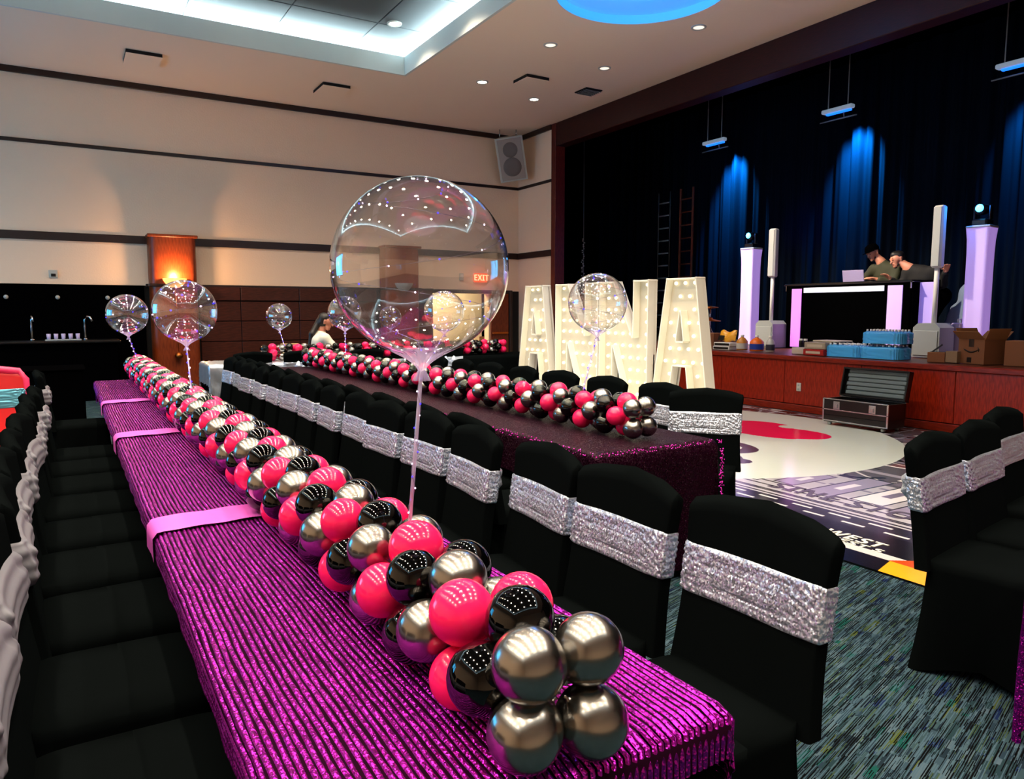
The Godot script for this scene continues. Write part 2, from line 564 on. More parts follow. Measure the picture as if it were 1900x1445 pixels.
func room() -> void:
	# carpet floor, texture axes turned 15 degrees from the hall's
	var s := st()
	var ca := cos(deg_to_rad(15.0)); var sa := sin(deg_to_rad(15.0))
	var fl := [Vector3(-5.2, 0, 5), Vector3(XS, 0, 5), Vector3(XS, 0, -17), Vector3(-5.2, 0, -17)]
	var uvof := func(p: Vector3) -> Vector2: return Vector2(p.x * ca - p.z * sa, p.x * sa + p.z * ca) * 0.9
	for k in [0, 3, 2, 0, 2, 1]:
		s.set_uv(uvof.call(fl[k])); s.add_vertex(fl[k])
	s.generate_normals(); 
	var fm := s.commit(); fm.surface_set_material(0, M.carpet)
	var f := inst("floor", fm, self)
	f.set_meta("kind", "structure")
	s = st(); box2(s, Vector3(-5.4, -0.2, -17), Vector3(14.5, -0.02, 5.2)); struct("floor_slab", s, M.black)
	# far wall, with a doorway towards the stage end
	s = st()
	box2(s, Vector3(-5.4, 0, ZF - 0.2), Vector3(6.85, CEIL + 0.1, ZF))
	box2(s, Vector3(6.85, 1.84, ZF - 0.2), Vector3(8.25, CEIL + 0.1, ZF))
	box2(s, Vector3(8.25, 0, ZF - 0.2), Vector3(XS + 0.2, CEIL + 0.1, ZF))
	var wf := struct("wall_far", s, M.beige)
	# lit passage behind the doorway
	s = st(); box2(s, Vector3(6.2, 0, -16.9), Vector3(9.2, 2.6, -16.7)); struct("wall_passage", s, mat(Color(0.85, 0.8, 0.68), 0.8))
	s = st(); box2(s, Vector3(6.2, 2.4, -16.8), Vector3(9.2, 2.5, -14.9)); struct("ceiling_passage", s, M.ceil)
	s = st(); box2(s, Vector3(6.1, 0, -16.8), Vector3(6.2, 2.5, -14.9)); box2(s, Vector3(9.2, 0, -16.8), Vector3(9.3, 2.5, -14.9)); struct("wall_passage_side", s, M.beige)
	area("passage_light", Vector3(7.5, 2.38, -15.8), Vector3(7.5, 0, -15.81), Color(1, 0.93, 0.78), 9.0, Vector2(1.6, 0.6), Vector3(0, 0, 1))
	# wall beside the stage, and the hidden walls behind the camera
	s = st(); box2(s, Vector3(XS, 0, ZF - 0.2), Vector3(XS + 0.2, CEIL + 0.1, -13.36)); struct("wall_stage", s, M.beige)
	s = st(); box2(s, Vector3(-5.4, 0, 5), Vector3(14.5, CEIL + 0.8, 5.2)); struct("wall_near", s, M.beige)
	# left wall with two windows
	s = st()
	box2(s, Vector3(-5.4, 0, -15), Vector3(-5.2, 0.9, 5.2)); box2(s, Vector3(-5.4, 3.2, -15), Vector3(-5.2, CEIL + 0.1, 5.2))
	var e := [-15.0, -13.6, -11.0, -10.8, -7.8, 5.2]
	for i in [0, 2, 4]: box2(s, Vector3(-5.4, 0.9, e[i]), Vector3(-5.2, 3.2, e[(i + 1)]))
	struct("wall_left", s, M.beige)
	for i in 2:
		s = st()
		var z0: float = e[i * 2 + 1]; var z1: float = e[i * 2 + 2]
		for z in [z0 + 0.03, z1 - 0.03]: bx(s, Vector3(-5.3, 2.05, z), Vector3(0.08, 2.3, 0.06), 0.005)
		for y in [0.93, 3.17]: bx(s, Vector3(-5.3, y, (z0 + z1) * 0.5), Vector3(0.08, 0.06, z1 - z0), 0.005)
		var w := struct("window_%d" % (i + 1), s, M.trim)
		s = st(); bx(s, Vector3(-5.31, 2.05, (z0 + z1) * 0.5), Vector3(0.006, 2.2, z1 - z0 - 0.1)); part("pane", s, M.clear, w)
	# dark trims on the far and stage walls
	var ti := 1
	for y in [[5.27, 5.369, 0.05], [4.19, 4.25, 0.025], [2.63, 2.765, 0.04]]:
		s = st()
		box2(s, Vector3(-5.2, y[0], ZF), Vector3(XS, y[1], ZF + y[2]), 0.004)
		box2(s, Vector3(XS - y[2], y[0], ZF), Vector3(XS, y[1], -13.36), 0.004)
		struct("trim_%d" % ti, s, M.trim); ti += 1
	# wainscot of long wooden boards between and beyond the pilasters
	s = st(); box2(s, Vector3(1.2, 0.0, ZF), Vector3(6.85, 1.9, ZF + 0.02)); box2(s, Vector3(8.8, 0, ZF), Vector3(XS, 1.9, ZF + 0.02))
	var ws := struct("trim_%d" % ti, s, M.dark_gap); ti += 1
	var rows := [0.0, 0.12, 0.50, 0.88, 1.26, 1.64, 1.9]
	for j in 6:
		for sp in [[2.12, 2.85], [2.85, 3.95], [3.95, 5.55], [6.5, 6.83]]:
			s = st()
			box2(s, Vector3(sp[0] + 0.006, rows[j] + 0.006, ZF + 0.02), Vector3(sp[1] - 0.006, rows[j + 1] - 0.008, ZF + 0.05 + (0.03 if j == 5 else 0.0)), 0.006)
			part("wainscot_panel", s, M.wood_brown, ws)
	s = st(); box2(s, Vector3(1.25, 1.88, ZF), Vector3(6.85, 1.93, ZF + 0.07), 0.006); struct("trim_%d" % ti, s, M.trim); ti += 1
	# two rounded wooden pilasters, each with an uplighter
	for k in 2:
		var cx: float = [1.69, 6.04][k]
		var t := thing("pilaster", ["orange-lit wooden pilaster with glowing uplighter on the far wall", "dark red wooden pilaster seen through the big clear balloon"][k], "pilaster", Vector3(cx, 0, ZF))
		s = st(true)
		var pf := []
		for i in 13:
			var a := PI * i / 12.0
			pf.append(Vector2(-0.39 * signf(cos(a)) * pow(absf(cos(a)), 0.35), 0.34 * pow(sin(a), 0.35)))
		for i in 12:
			for q in [[1.93, 2.74], [0.0, 1.88]]:
				quad(s, Vector3(pf[i].x, q[0], pf[i].y), Vector3(pf[i + 1].x, q[0], pf[i + 1].y), Vector3(pf[i + 1].x, q[1], pf[i + 1].y), Vector3(pf[i].x, q[1], pf[i].y), Vector3(pf[i].x + pf[i + 1].x, 0, pf[i].y + pf[i + 1].y))
		part("shaft", s, M.wood_pil, t)
		s = st(); box2(s, Vector3(-0.41, 1.88, 0), Vector3(0.41, 1.93, 0.36), 0.01); part("band", s, M.trim, t)
		s = st(); box2(s, Vector3(-0.41, 2.74, 0), Vector3(0.41, 2.79, 0.36), 0.01); part("cap", s, M.wood_pil, t)
		var w := thing("wall_sconce", ["glowing half-bowl wall sconce on the orange-lit pilaster", "unlit half-bowl wall sconce on the dark red pilaster"][k], "wall lamp", Vector3(cx, 1.86, ZF + 0.345))
		s = st(true)
		var pr := []
		for i in 9: pr.append(Vector2(0.2 * pow(i / 8.0, 0.6), 0.16 * pow(i / 8.0, 1.8)))
		for i in 8:
			for j in 12:
				var t0 := PI * j / 12; var t1 := PI * (j + 1) / 12
				var a: Vector2 = pr[i]; var b: Vector2 = pr[i + 1]
				quad(s, Vector3(a.x * cos(t0), a.y, a.x * sin(t0)), Vector3(a.x * cos(t1), a.y, a.x * sin(t1)), Vector3(b.x * cos(t1), b.y, b.x * sin(t1)), Vector3(b.x * cos(t0), b.y, b.x * sin(t0)), Vector3(cos(t0), -0.3, sin(t0)))
		part("bowl", s, [mat(Color(1, 0.8, 0.5), 0.4, 0.0, 1.6, Color(1.0, 0.72, 0.38)), M.offwhite][k], w)
		s = st(); bx(s, Vector3(0, 0.03, 0.015), Vector3(0.1, 0.08, 0.03), 0.008); part("bracket", s, M.brass, w)
		if k == 0:
			omni("sconce_light", Vector3(cx, 2.06, ZF + 0.53), Color(1.0, 0.76, 0.52), 1.5, 0.06)
	# door leaf standing open beside the passage
	s = st(); box2(s, Vector3(8.28, 0.01, ZF + 0.02), Vector3(8.74, 1.84, ZF + 0.065), 0.006)
	var d := struct("door_1", s, M.wood_door)
	s = st(); bx(s, Vector3(8.51, 0.95, ZF + 0.085), Vector3(0.42, 0.05, 0.05), 0.012); part("push_bar", s, M.brass, d)
	s = st(); box2(s, Vector3(8.76, 0, ZF), Vector3(8.84, 1.92, ZF + 0.08), 0.006); box2(s, Vector3(6.83, 1.84, ZF), Vector3(8.84, 1.92, ZF + 0.05), 0.006); struct("trim_%d" % ti, s, M.trim); ti += 1
	# ceiling: coffer and round recess cut out of one slab
	var cs := CSGCombiner3D.new()
	cs.name = "ceiling"; cs.set_meta("kind", "structure")
	add_child(cs)
	var cb := func(lo: Vector3, hi: Vector3, op: int, m: Material) -> void:
		var b := CSGBox3D.new(); b.name = "slab"; b.size = hi - lo; b.position = (lo + hi) * 0.5; b.operation = op; b.material = m; cs.add_child(b, true)
	cb.call(Vector3(-5.4, CEIL, -15), Vector3(XS, CEIL + 0.12, 5.2), CSGShape3D.OPERATION_UNION, M.ceil)
	cb.call(Vector3(-4.2, CEIL - 0.1, -11.91), Vector3(5.08, CEIL + 0.5, 2.5), CSGShape3D.OPERATION_SUBTRACTION, M.coffer)
	var cy := CSGCylinder3D.new()
	cy.name = "round_cut"; cy.radius = 1.08; cy.height = 0.6; cy.sides = 48; cy.position = Vector3(6.3, CEIL, -7.35); cy.operation = CSGShape3D.OPERATION_SUBTRACTION; cy.material = M.coffer
	cs.add_child(cy)
	# coffer: lip, ledge, upper tray of panels
	s = st()
	var L := [-4.2, 5.08, -11.91, 2.5]
	for q in [[L[0] - 0.03, L[0] + 0.012, L[2], L[3]], [L[1] - 0.012, L[1] + 0.03, L[2], L[3]], [L[0] - 0.03, L[1] + 0.03, L[2] - 0.03, L[2] + 0.012], [L[0] - 0.03, L[1] + 0.03, L[3] - 0.012, L[3] + 0.03]]:
		box2(s, Vector3(q[0], CEIL - 0.006, q[2]), Vector3(q[1], CEIL + 0.285, q[3]))
	struct("trim_%d" % ti, s, M.coffer, "pale vertical lip round the ceiling coffer"); ti += 1
	s = st()
	var T := [-4.75, 5.63, -12.46, 3.05]
	for q in [[T[0] - 0.05, T[0], T[2], T[3]], [T[1], T[1] + 0.05, T[2], T[3]], [T[0], T[1], T[2] - 0.05, T[2]], [T[0], T[1], T[3], T[3] + 0.05]]:
		box2(s, Vector3(q[0], CEIL + 0.1, q[2]), Vector3(q[1], 5.95, q[3]))
	for q in [[T[0], L[0] - 0.03, T[2], T[3]], [L[1] + 0.03, T[1], T[2], T[3]], [L[0], L[1], T[2], L[2] - 0.03], [L[0], L[1], L[3] + 0.03, T[3]]]:
		box2(s, Vector3(q[0], CEIL + 0.121, q[2]), Vector3(q[1], CEIL + 0.2, q[3]))
	struct("wall_coffer", s, M.coffer)
	s = st(); box2(s, Vector3(T[0] - 0.05, 5.86, T[2] - 0.05), Vector3(T[1] + 0.05, 5.97, T[3] + 0.05))
	var ct := struct("ceiling_coffer", s, M.dark_gap)
	s = st(); bx(s, Vector3.ZERO, Vector3(1.29, 0.04, 1.28), 0.008)
	var tm := mesh_of(s, M.tile)
	for i in 8:
		for j in 12:
			inst("ceiling_panel", tm, ct, Transform3D(Basis(), Vector3(T[0] + 0.6485 + i * 1.2975, 5.845, T[2] + 0.646 + j * 1.2925)))
	# glowing strips on the ledge
	s = st()
	box2(s, Vector3(5.28, CEIL + 0.2, -11.6), Vector3(5.38, CEIL + 0.23, 2.2)); box2(s, Vector3(-4.48, CEIL + 0.2, -11.6), Vector3(-4.38, CEIL + 0.23, 2.2))
	box2(s, Vector3(-4.0, CEIL + 0.2, -12.21), Vector3(4.9, CEIL + 0.23, -12.11)); box2(s, Vector3(-4.0, CEIL + 0.2, 2.71), Vector3(4.9, CEIL + 0.23, 2.81))
	tag(part("cove_light_strip", s, M.cove_strip, self), "white light strip hidden behind the lip of the ceiling coffer", "light strip")
	# round recess lid
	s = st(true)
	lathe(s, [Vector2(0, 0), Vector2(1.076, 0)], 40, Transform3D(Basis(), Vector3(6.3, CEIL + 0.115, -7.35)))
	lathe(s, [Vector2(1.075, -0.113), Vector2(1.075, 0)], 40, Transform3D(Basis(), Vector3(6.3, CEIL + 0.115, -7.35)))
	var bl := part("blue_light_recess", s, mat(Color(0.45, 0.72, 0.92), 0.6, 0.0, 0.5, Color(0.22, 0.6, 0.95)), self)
	tag(bl, "round blue glowing recess in the ceiling beside the coffer", "ceiling light")

func downlight(at: Vector3, r: float, label: String, group: String, m: Material) -> void:
	var t := thing("ceiling_downlight", label, "ceiling light", at, 0.0, group)
	var s := st(true)
	lathe(s, [Vector2(r * 1.35, 0.004), Vector2(r * 1.3, -0.012), Vector2(r, -0.012), Vector2(r * 0.92, 0.0)], 16)
	part("trim_ring", s, M.offwhite, t)
	s = st()
	lathe(s, [Vector2(0, -0.006), Vector2(r * 0.95, -0.006)], 16)
	part("lamp_lens", s, m, t)

func coffer_lamps() -> void:
	var warm := Color(1.0, 0.91, 0.8)
	for i in 5:
		for j in 9:
			var p := Vector3(4.55 - 2.0 * i, 5.82, -11.05 + 1.55 * j)
			downlight(p, 0.085, "round white downlight near the stage-side corner of the ceiling coffer" if i + j == 0 else "round white downlight in the grid inside the ceiling coffer", "coffer downlights", M.lamp_face)
			spot("downlight_lamp", p - Vector3(0, 0.03, 0), p - Vector3(0, 3, 0), warm, 7.0, 64.0, 1.0, 0.07)
	var near := [[6.37, -9.48, "second of the lit row, left of the square vent"], [7.75, -7.85, "rightmost, nearest the stage header"], [7.71, -9.9, "between the two rows, above the stage corner"], [7.69, -11.98, "lowest in view, above the hanging speaker"], [6.36, -11.56, "leftmost, nearest the coffer corner"]]
	for q in near:
		var p := Vector3(q[0], CEIL, q[1])
		downlight(p, 0.08, "round ceiling downlight, " + q[2], "", M.lamp_dim if q[1] > -11.0 else M.lamp_face)
		var aim := p - Vector3(0, 3, 0) if q[0] < 7.0 else Vector3(11.5, 1.4, q[1] + 1.5)
		spot("soffit_lamp", p - Vector3(0, 0.03, 0), aim, warm, 6.0 if q[0] < 7.0 else 40.0, 65.0 if q[0] < 7.0 else 24.0, 0.9, 0.06)
	for q in [[1.24, -13.2, 0.5, 0.62, "square ceiling access panel, left above the far wall"], [4.25, -13.25, 0.48, 0.6, "square ceiling access panel between coffer corner and far wall"], [7.0, -11.0, 0.44, 0.44, "square ceiling panel beside the stage downlights"]]:
		var t := thing("ceiling_panel", q[4], "ceiling panel", Vector3(q[0], CEIL, q[1]))
		var s := st(); bx(s, Vector3(0, -0.028, 0), Vector3(q[2], 0.05, q[3])); part("frame", s, M.dark_gap, t)
		s = st(); bx(s, Vector3(0, -0.055, 0), Vector3(q[2] + 0.004, 0.006, q[3] + 0.004)); part("cover", s, M.ceil, t)
	var v := thing("ceiling_vent", "dark square louvred vent in the ceiling near the stage", "vent", Vector3(8.25, CEIL, -11.05))
	var s := st(); bx(s, Vector3(0, -0.01, 0), Vector3(0.36, 0.02, 0.36), 0.005); part("backing", s, M.dark_gap, v)
	for i in 6:
		s = st(); bx(s, Vector3(0, -0.03, -0.14 + i * 0.056), Vector3(0.33, 0.006, 0.045), 0.0, Basis(Vector3(1, 0, 0), 0.5)); part("slat", s, M.grey, v)

# ---------------------------------------------------------------- stage
func stage() -> void:
	var s := st()
	box2(s, Vector3(XS + 0.03, 0, -17), Vector3(14.4, 0.8, 5)); struct("floor_stage", s, M.stagefloor)
	s = st(); box2(s, Vector3(XS - 0.01, 0, -13.36), Vector3(XS + 0.03, 0.79, 5))
	var fr := struct("trim_20", s, M.dark_gap, "wooden front of the stage")
	var z := -13.3
	while z < 4.0:
		s = st(); box2(s, Vector3(XS - 0.03, 0.11, z + 0.004), Vector3(XS + 0.0, 0.735, z + 1.216), 0.004); part("wood_panel", s, M.wood_red, fr)
		z += 1.22
	s = st(); box2(s, Vector3(XS - 0.05, 0.0, -13.36), Vector3(XS, 0.1, 5), 0.006); part("base_rail", s, M.wood_red_h, fr)
	s = st(); box2(s, Vector3(XS - 0.06, 0.735, -13.36), Vector3(XS + 0.05, 0.805, 5), 0.012); part("nosing", s, M.wood_red_h, fr)
	s = st(); box2(s, Vector3(XS - 0.03, 0.8, -13.36), Vector3(XS + 0.22, CEIL, -13.2), 0.01); struct("trim_21", s, M.prosc, "wooden side of the stage opening")
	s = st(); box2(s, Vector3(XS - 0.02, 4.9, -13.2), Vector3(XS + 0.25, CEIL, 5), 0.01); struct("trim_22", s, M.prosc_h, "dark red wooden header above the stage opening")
	s = st(); box2(s, Vector3(14.2, 0, -17.2), Vector3(14.4, 6.4, 5)); struct("wall_stage_back", s, M.black)
	s = st(); box2(s, Vector3(XS + 0.2, 0, -17.2), Vector3(14.4, 6.4, -17.0)); struct("wall_stage_side", s, M.black)
	s = st(); box2(s, Vector3(XS, 6.2, -17.2), Vector3(14.5, 6.4, 5.2)); struct("ceiling_stage", s, M.black)
	s = st(); box2(s, Vector3(XS, CEIL, -17.2), Vector3(XS + 0.1, 6.4, 5.2)); struct("wall_stage_top", s, M.black)
	s = st(); box2(s, Vector3(XS + 0.1, 0, -17.0), Vector3(XS + 0.2, 6.3, -14.9)); struct("wall_stage_wing", s, M.black)
	# back curtain in hanging panels
	for k in 6:
		var z0 := -16.8 + k * 3.3
		s = st(true)
		sheet(s, 150, 6, func(u: float, v: float) -> Vector3:
			var zz := z0 + u * 3.295
			var fo := 0.07 * sin(zz * 17.0 + 1.6 * sin(zz * 2.1)) + 0.035 * sin(zz * 41.0 + 2.0 * sin(zz * 3.0))
			return Vector3(13.0 + fo * (0.55 + 0.45 * (1.0 - v)) , 0.81 + v * 5.3, zz))
		var nm: String = ["at the far end of the stage", "behind the ladder and first blue light", "behind the left end of the DJ booth", "behind the two men", "behind the right white column", "beyond the right edge of the stage view"][k]
		tag(part("stage_curtain", s, M.drape, self), "dark navy pleated stage curtain " + nm, "curtain", "stage curtains")
	# three batten lights washing the curtain blue
	for k in 3:
		var zc: float = [-11.85, -8.85, -5.85][k]
		var t := thing("stage_batten_light", "slim white batten light over the blue-lit curtain, " + ["left one, nearest the ladder", "middle one of three", "rightmost, at the picture edge"][k], "stage light", Vector3(12.25, 5.1, zc))
		s = st(); bx(s, Vector3.ZERO, Vector3(0.12, 0.07, 0.62), 0.015); part("housing", s, mat(Color(0.8, 0.82, 0.85), 0.5, 0.0, 0.25, Color(0.7, 0.8, 0.9)), t)
		s = st(true)
		for q in [-0.2, 0.2]: tube(s, [Vector3(0, 0.03, q), Vector3(0, 1.05, q)], 0.01, 6)
		part("hanger", s, M.grey, t)
		s = st(true); tube(s, [Vector3(0.05, -0.16, -0.4), Vector3(0.05, -0.16, 0.35)], 0.012, 6); tube(s, [Vector3(0.02, -0.03, 0.1), Vector3(0.05, -0.16, 0.1)], 0.01, 6); part("pipe", s, M.grey, t)
		s = st(); bx(s, Vector3(0.03, -0.05, 0), Vector3(0.07, 0.03, 0.5), 0.008); part("blue_lamp", s, mat(Color(0.2, 0.5, 1), 0.4, 0.0, 1.5, Color(0.1, 0.45, 1.0)), t)
		spot("batten_beam", Vector3(12.66, 5.02, zc), Vector3(12.96, 4.4, zc), Color(0.06, 0.66, 1.0), [75.0, 75.0, 30.0][k], 36.0, 1.0, 0.08)
	# lycra columns with moving heads
	for k in 2:
		var b: Vector3 = [Vector3(11.3, 0.8, -9.9), Vector3(10.7, 0.8, -5.43)][k]
		var h: float = [1.81, 1.76][k]
		var sd: String = ["left", "right"][k]
		var t := thing("light_column", "tall white fabric column glowing lavender, " + ["left of the DJ booth", "right of the DJ booth"][k], "light column", b, 0.12)
		s = st(true)
		var hw: float = [0.125, 0.125][k]
		var cor := [Vector2(-1, -1), Vector2(1, -1), Vector2(1, 1), Vector2(-1, 1)]
		for c in 4:
			var p: Vector2 = cor[c]; var q: Vector2 = cor[(c + 1) % 4]
			sheet(s, 6, 10, func(u: float, v: float) -> Vector3:
				var e := p.lerp(q, u)
				var w := hw * (1.0 + 0.16 * pow(absf(v * 2.0 - 1.0), 6.0)) * (1.0 - 0.10 * (1.0 - absf(u * 2.0 - 1.0)) * 1.2)
				return Vector3(e.x * w, 0.02 + v * h, e.y * w), true)
		part("fabric_cover", s, mat(Color(0.8, 0.74, 0.9), 0.7, 0.0, 0.5, Color(0.72, 0.56, 0.92)), t)
		s = st(); bx(s, Vector3(0, h + 0.02, 0), Vector3(0.3, 0.03, 0.3), 0.008); part("top_plate", s, M.offwhite, t)
		s = st(); bx(s, Vector3(0, 0.012, 0), Vector3(0.3, 0.024, 0.3), 0.008); part("base_plate", s, M.grey, t)
		t = thing("moving_head_light", "moving head light shining cyan on top of the " + sd + " white column", "stage light", b + Vector3(0, h + 0.035, 0))
		s = st(); bx(s, Vector3(0, 0.045, 0), Vector3(0.2, 0.09, 0.2), 0.02); part("base", s, M.black_gloss, t)
		s = st(); bx(s, Vector3(0, 0.17, -0.1), Vector3(0.07, 0.2, 0.025), 0.01); bx(s, Vector3(0, 0.17, 0.1), Vector3(0.07, 0.2, 0.025), 0.01); part("yoke", s, M.black_gloss, t)
		s = st(true); lathe(s, [Vector2(0, -0.11), Vector2(0.06, -0.1), Vector2(0.075, 0), Vector2(0.07, 0.09), Vector2(0, 0.095)], 16, Transform3D(Basis(Vector3(0, 0, 1), PI / 2 + 0.1), Vector3(0, 0.22, 0))); part("head", s, M.black_gloss, t)
		s = st(true); ball(s, Vector3(-0.1, 0.23, 0), 0.052, 14, Vector3(0.5, 1, 1)); part("lens", s, mat(Color(0.5, 0.85, 1), 0.3, 0.0, 9.0, Color(0.22, 0.75, 1.0)), t)
		omni("moving_head_beam", b + Vector3(-0.25, h + 0.3, 0), Color(0.12, 0.5, 1.0), 0.25, 0.05)
		spot("moving_head_backwash", b + Vector3(0.25, h + 0.4, 0), Vector3(13, b.y + h + 0.5, b.z), Color(0.02, 0.2, 1.0), 0.8, 32.0, 1.0, 0.1)
	# column loudspeakers
	for k in 2:
		var b: Vector3 = [Vector3(10.7, 0.8, -8.88), Vector3(10.3, 0.8, -5.78)][k]
		var t := thing("column_loudspeaker", "slim white column loudspeaker on a pole, " + ["left of the DJ booth", "right of the DJ booth"][k], "loudspeaker", b)
		s = st()
		var tp := PackedVector2Array([Vector2(-0.19, 0), Vector2(0.19, 0), Vector2(0.185, 0.41), Vector2(0.12, 0.47), Vector2(-0.12, 0.47), Vector2(-0.185, 0.41)])
		prism(s, tp, 0.36, Transform3D(Basis(Vector3.UP, -PI / 2), Vector3(0.18, 0.012, 0)))
		var sw := part("subwoofer", s, M.grey, t)
		s = st(); bx(s, Vector3(-0.186, 0.21, 0), Vector3(0.012, 0.34, 0.33), 0.004); part("grille", s, mat(Color(0.6, 0.63, 0.63), 0.7), sw)
		s = st(true); tube(s, [Vector3(0, 0.47, 0), Vector3(0, 1.24, 0)], 0.032, 12); part("pole", s, M.white, t)
		s = st(); bx(s, Vector3(0, 1.66, 0), Vector3(0.13, 0.84, 0.13), 0.02, Basis(Vector3.UP, 0.15)); var sa := part("speaker_array", s, M.white, t)
		s = st(); bx(s, Vector3(-0.068, 1.66, 0), Vector3(0.012, 0.8, 0.1), 0.004, Basis(Vector3.UP, 0.15)); part("array_grille", s, mat(Color(0.74, 0.76, 0.75), 0.7), sa)
	# DJ booth
	var dj := thing("dj_booth", "black folding DJ booth front with glowing white and lavender panels", "DJ booth", Vector3(10.9, 0.8, -7.6))
	s = st(); bx(s, Vector3(0, 0.55, 0), Vector3(0.04, 1.08, 2.24), 0.01); var fp := part("front_panel", s, M.black, dj)
	s = st(); bx(s, Vector3(0.32, 1.1, 0), Vector3(0.72, 0.035, 2.3), 0.008); part("worktop", s, M.black_gloss, dj)
	s = st(); bx(s, Vector3(0.36, 0.55, 1.13), Vector3(0.7, 1.08, 0.03), 0.008); part("side_panel", s, M.black, dj)
	s = st(); bx(s, Vector3(0.36, 0.55, -1.13), Vector3(0.7, 1.08, 0.03), 0.008); part("side_panel", s, M.black, dj)
	var pk := mat(Color(0.85, 0.6, 0.9), 0.5, 0.0, 0.42, Color(0.8, 0.38, 0.95))
	var wh := mat(Color(0.85, 0.85, 0.9), 0.5, 0.0, 0.5, Color(0.8, 0.85, 0.95))
	s = st(); bx(s, Vector3(-0.025, 0.53, -0.9), Vector3(0.012, 1.0, 0.2), 0.003); part("light_strip", s, pk, fp)
	s = st(); bx(s, Vector3(-0.025, 0.56, 0.88), Vector3(0.012, 0.96, 0.24), 0.003); part("light_strip", s, mat(Color(0.8, 0.7, 0.92), 0.5, 0.0, 0.38, Color(0.62, 0.5, 0.9)), fp)
	s = st(); bx(s, Vector3(-0.025, 1.0, -0.03), Vector3(0.012, 0.085, 1.46), 0.003); part("light_strip", s, wh, fp)
	s = st()
	for q in [-1.12, 1.12]:
		bx(s, Vector3(-0.02, 1.09, q), Vector3(0.03, 0.012, 0.1), 0.003); bx(s, Vector3(-0.02, 1.04, q * 1.0), Vector3(0.03, 0.1, 0.012), 0.003)
	part("corner_bracket", s, M.chrome, dj)
	var wing := thing("booth_wing_panel", "narrow lavender-lit panel standing right of the DJ booth", "light panel", Vector3(11.1, 0.8, -6.34))
	s = st(); bx(s, Vector3(0, 0.56, 0), Vector3(0.03, 1.1, 0.34), 0.008); part("frame", s, M.black, wing)
	s = st(); bx(s, Vector3(-0.02, 0.57, -0.02), Vector3(0.012, 1.02, 0.24), 0.003); part("light_strip", s, mat(Color(0.75, 0.68, 0.92), 0.5, 0.0, 0.36, Color(0.55, 0.45, 0.9)), wing)
	area("booth_glow", Vector3(10.84, 1.4, -7.6), Vector3(9.5, 1.3, -7.6), Color(0.8, 0.6, 1.0), 0.35, Vector2(2.0, 0.9))
	var lp := thing("laptop", "open silver laptop on the DJ booth, seen from behind", "laptop", Vector3(11.08, 1.918, -7.56))
	s = st(); bx(s, Vector3(0.12, 0.01, 0), Vector3(0.26, 0.018, 0.38), 0.006); part("keyboard_base", s, M.offwhite, lp)
	s = st(); bx(s, Vector3(-0.03, 0.1, 0), Vector3(0.014, 0.19, 0.38), 0.005, Basis(Vector3(0, 0, 1), 0.18)); part("screen_lid", s, mat(Color(0.62, 0.58, 0.75), 0.4, 0.2), lp)
	# white sheet bundled over something behind the right loudspeaker
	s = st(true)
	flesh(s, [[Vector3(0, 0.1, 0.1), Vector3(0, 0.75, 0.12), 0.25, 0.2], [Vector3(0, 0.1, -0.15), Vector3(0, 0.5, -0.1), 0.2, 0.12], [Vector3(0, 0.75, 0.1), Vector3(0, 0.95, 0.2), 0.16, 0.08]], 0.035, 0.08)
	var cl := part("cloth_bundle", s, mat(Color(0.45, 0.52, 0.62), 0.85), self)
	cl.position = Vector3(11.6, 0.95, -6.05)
	tag(cl, "pale blue-grey cloth bundle between right loudspeaker and right column", "cloth")
	# ladders and scaffold rungs at the back left
	for k in 2:
		var t := thing("ladder", ["upright wooden ladder by the back curtain, behind the last marquee letter", "dark metal ladder rungs left of the wooden ladder"][k], "ladder", [Vector3(12.55, 0.8, -12.95), Vector3(12.6, 0.8, -13.75)][k])
		for q in [-0.2, 0.2]:
			s = st(); bx(s, Vector3(0, 1.75, q), Vector3(0.05, 3.5, 0.04), 0.008); part("rail", s, M.wood_door if k == 0 else M.black_gloss, t)
		for i in 11:
			s = st(true); tube(s, [Vector3(0, 0.25 + i * 0.3, -0.2), Vector3(0, 0.25 + i * 0.3, 0.2)], 0.018, 8); part("rung", s, M.wood_door if k == 0 else M.grey, t)
	# beaded light rope
	var rp := thing("bead_string", "string of small white beads hanging beside the stage opening", "bead string", Vector3(10.6, 0.82, -14.35))
	s = st(true); tube(s, [Vector3(0, 0, 0), Vector3(0.01, 1.0, 0.02), Vector3(0, 5.3, 0)], 0.006, 5); part("cord", s, M.grey, rp)
	s = st(true)
	for i in 46: ball(s, Vector3(rng.randf_range(-0.03, 0.03), 0.3 + i * 0.045, rng.randf_range(-0.05, 0.05)), rng.randf_range(0.012, 0.024), 6)
	var bd := part("beads", s, M.white, rp); bd.set_meta("kind", "stuff")

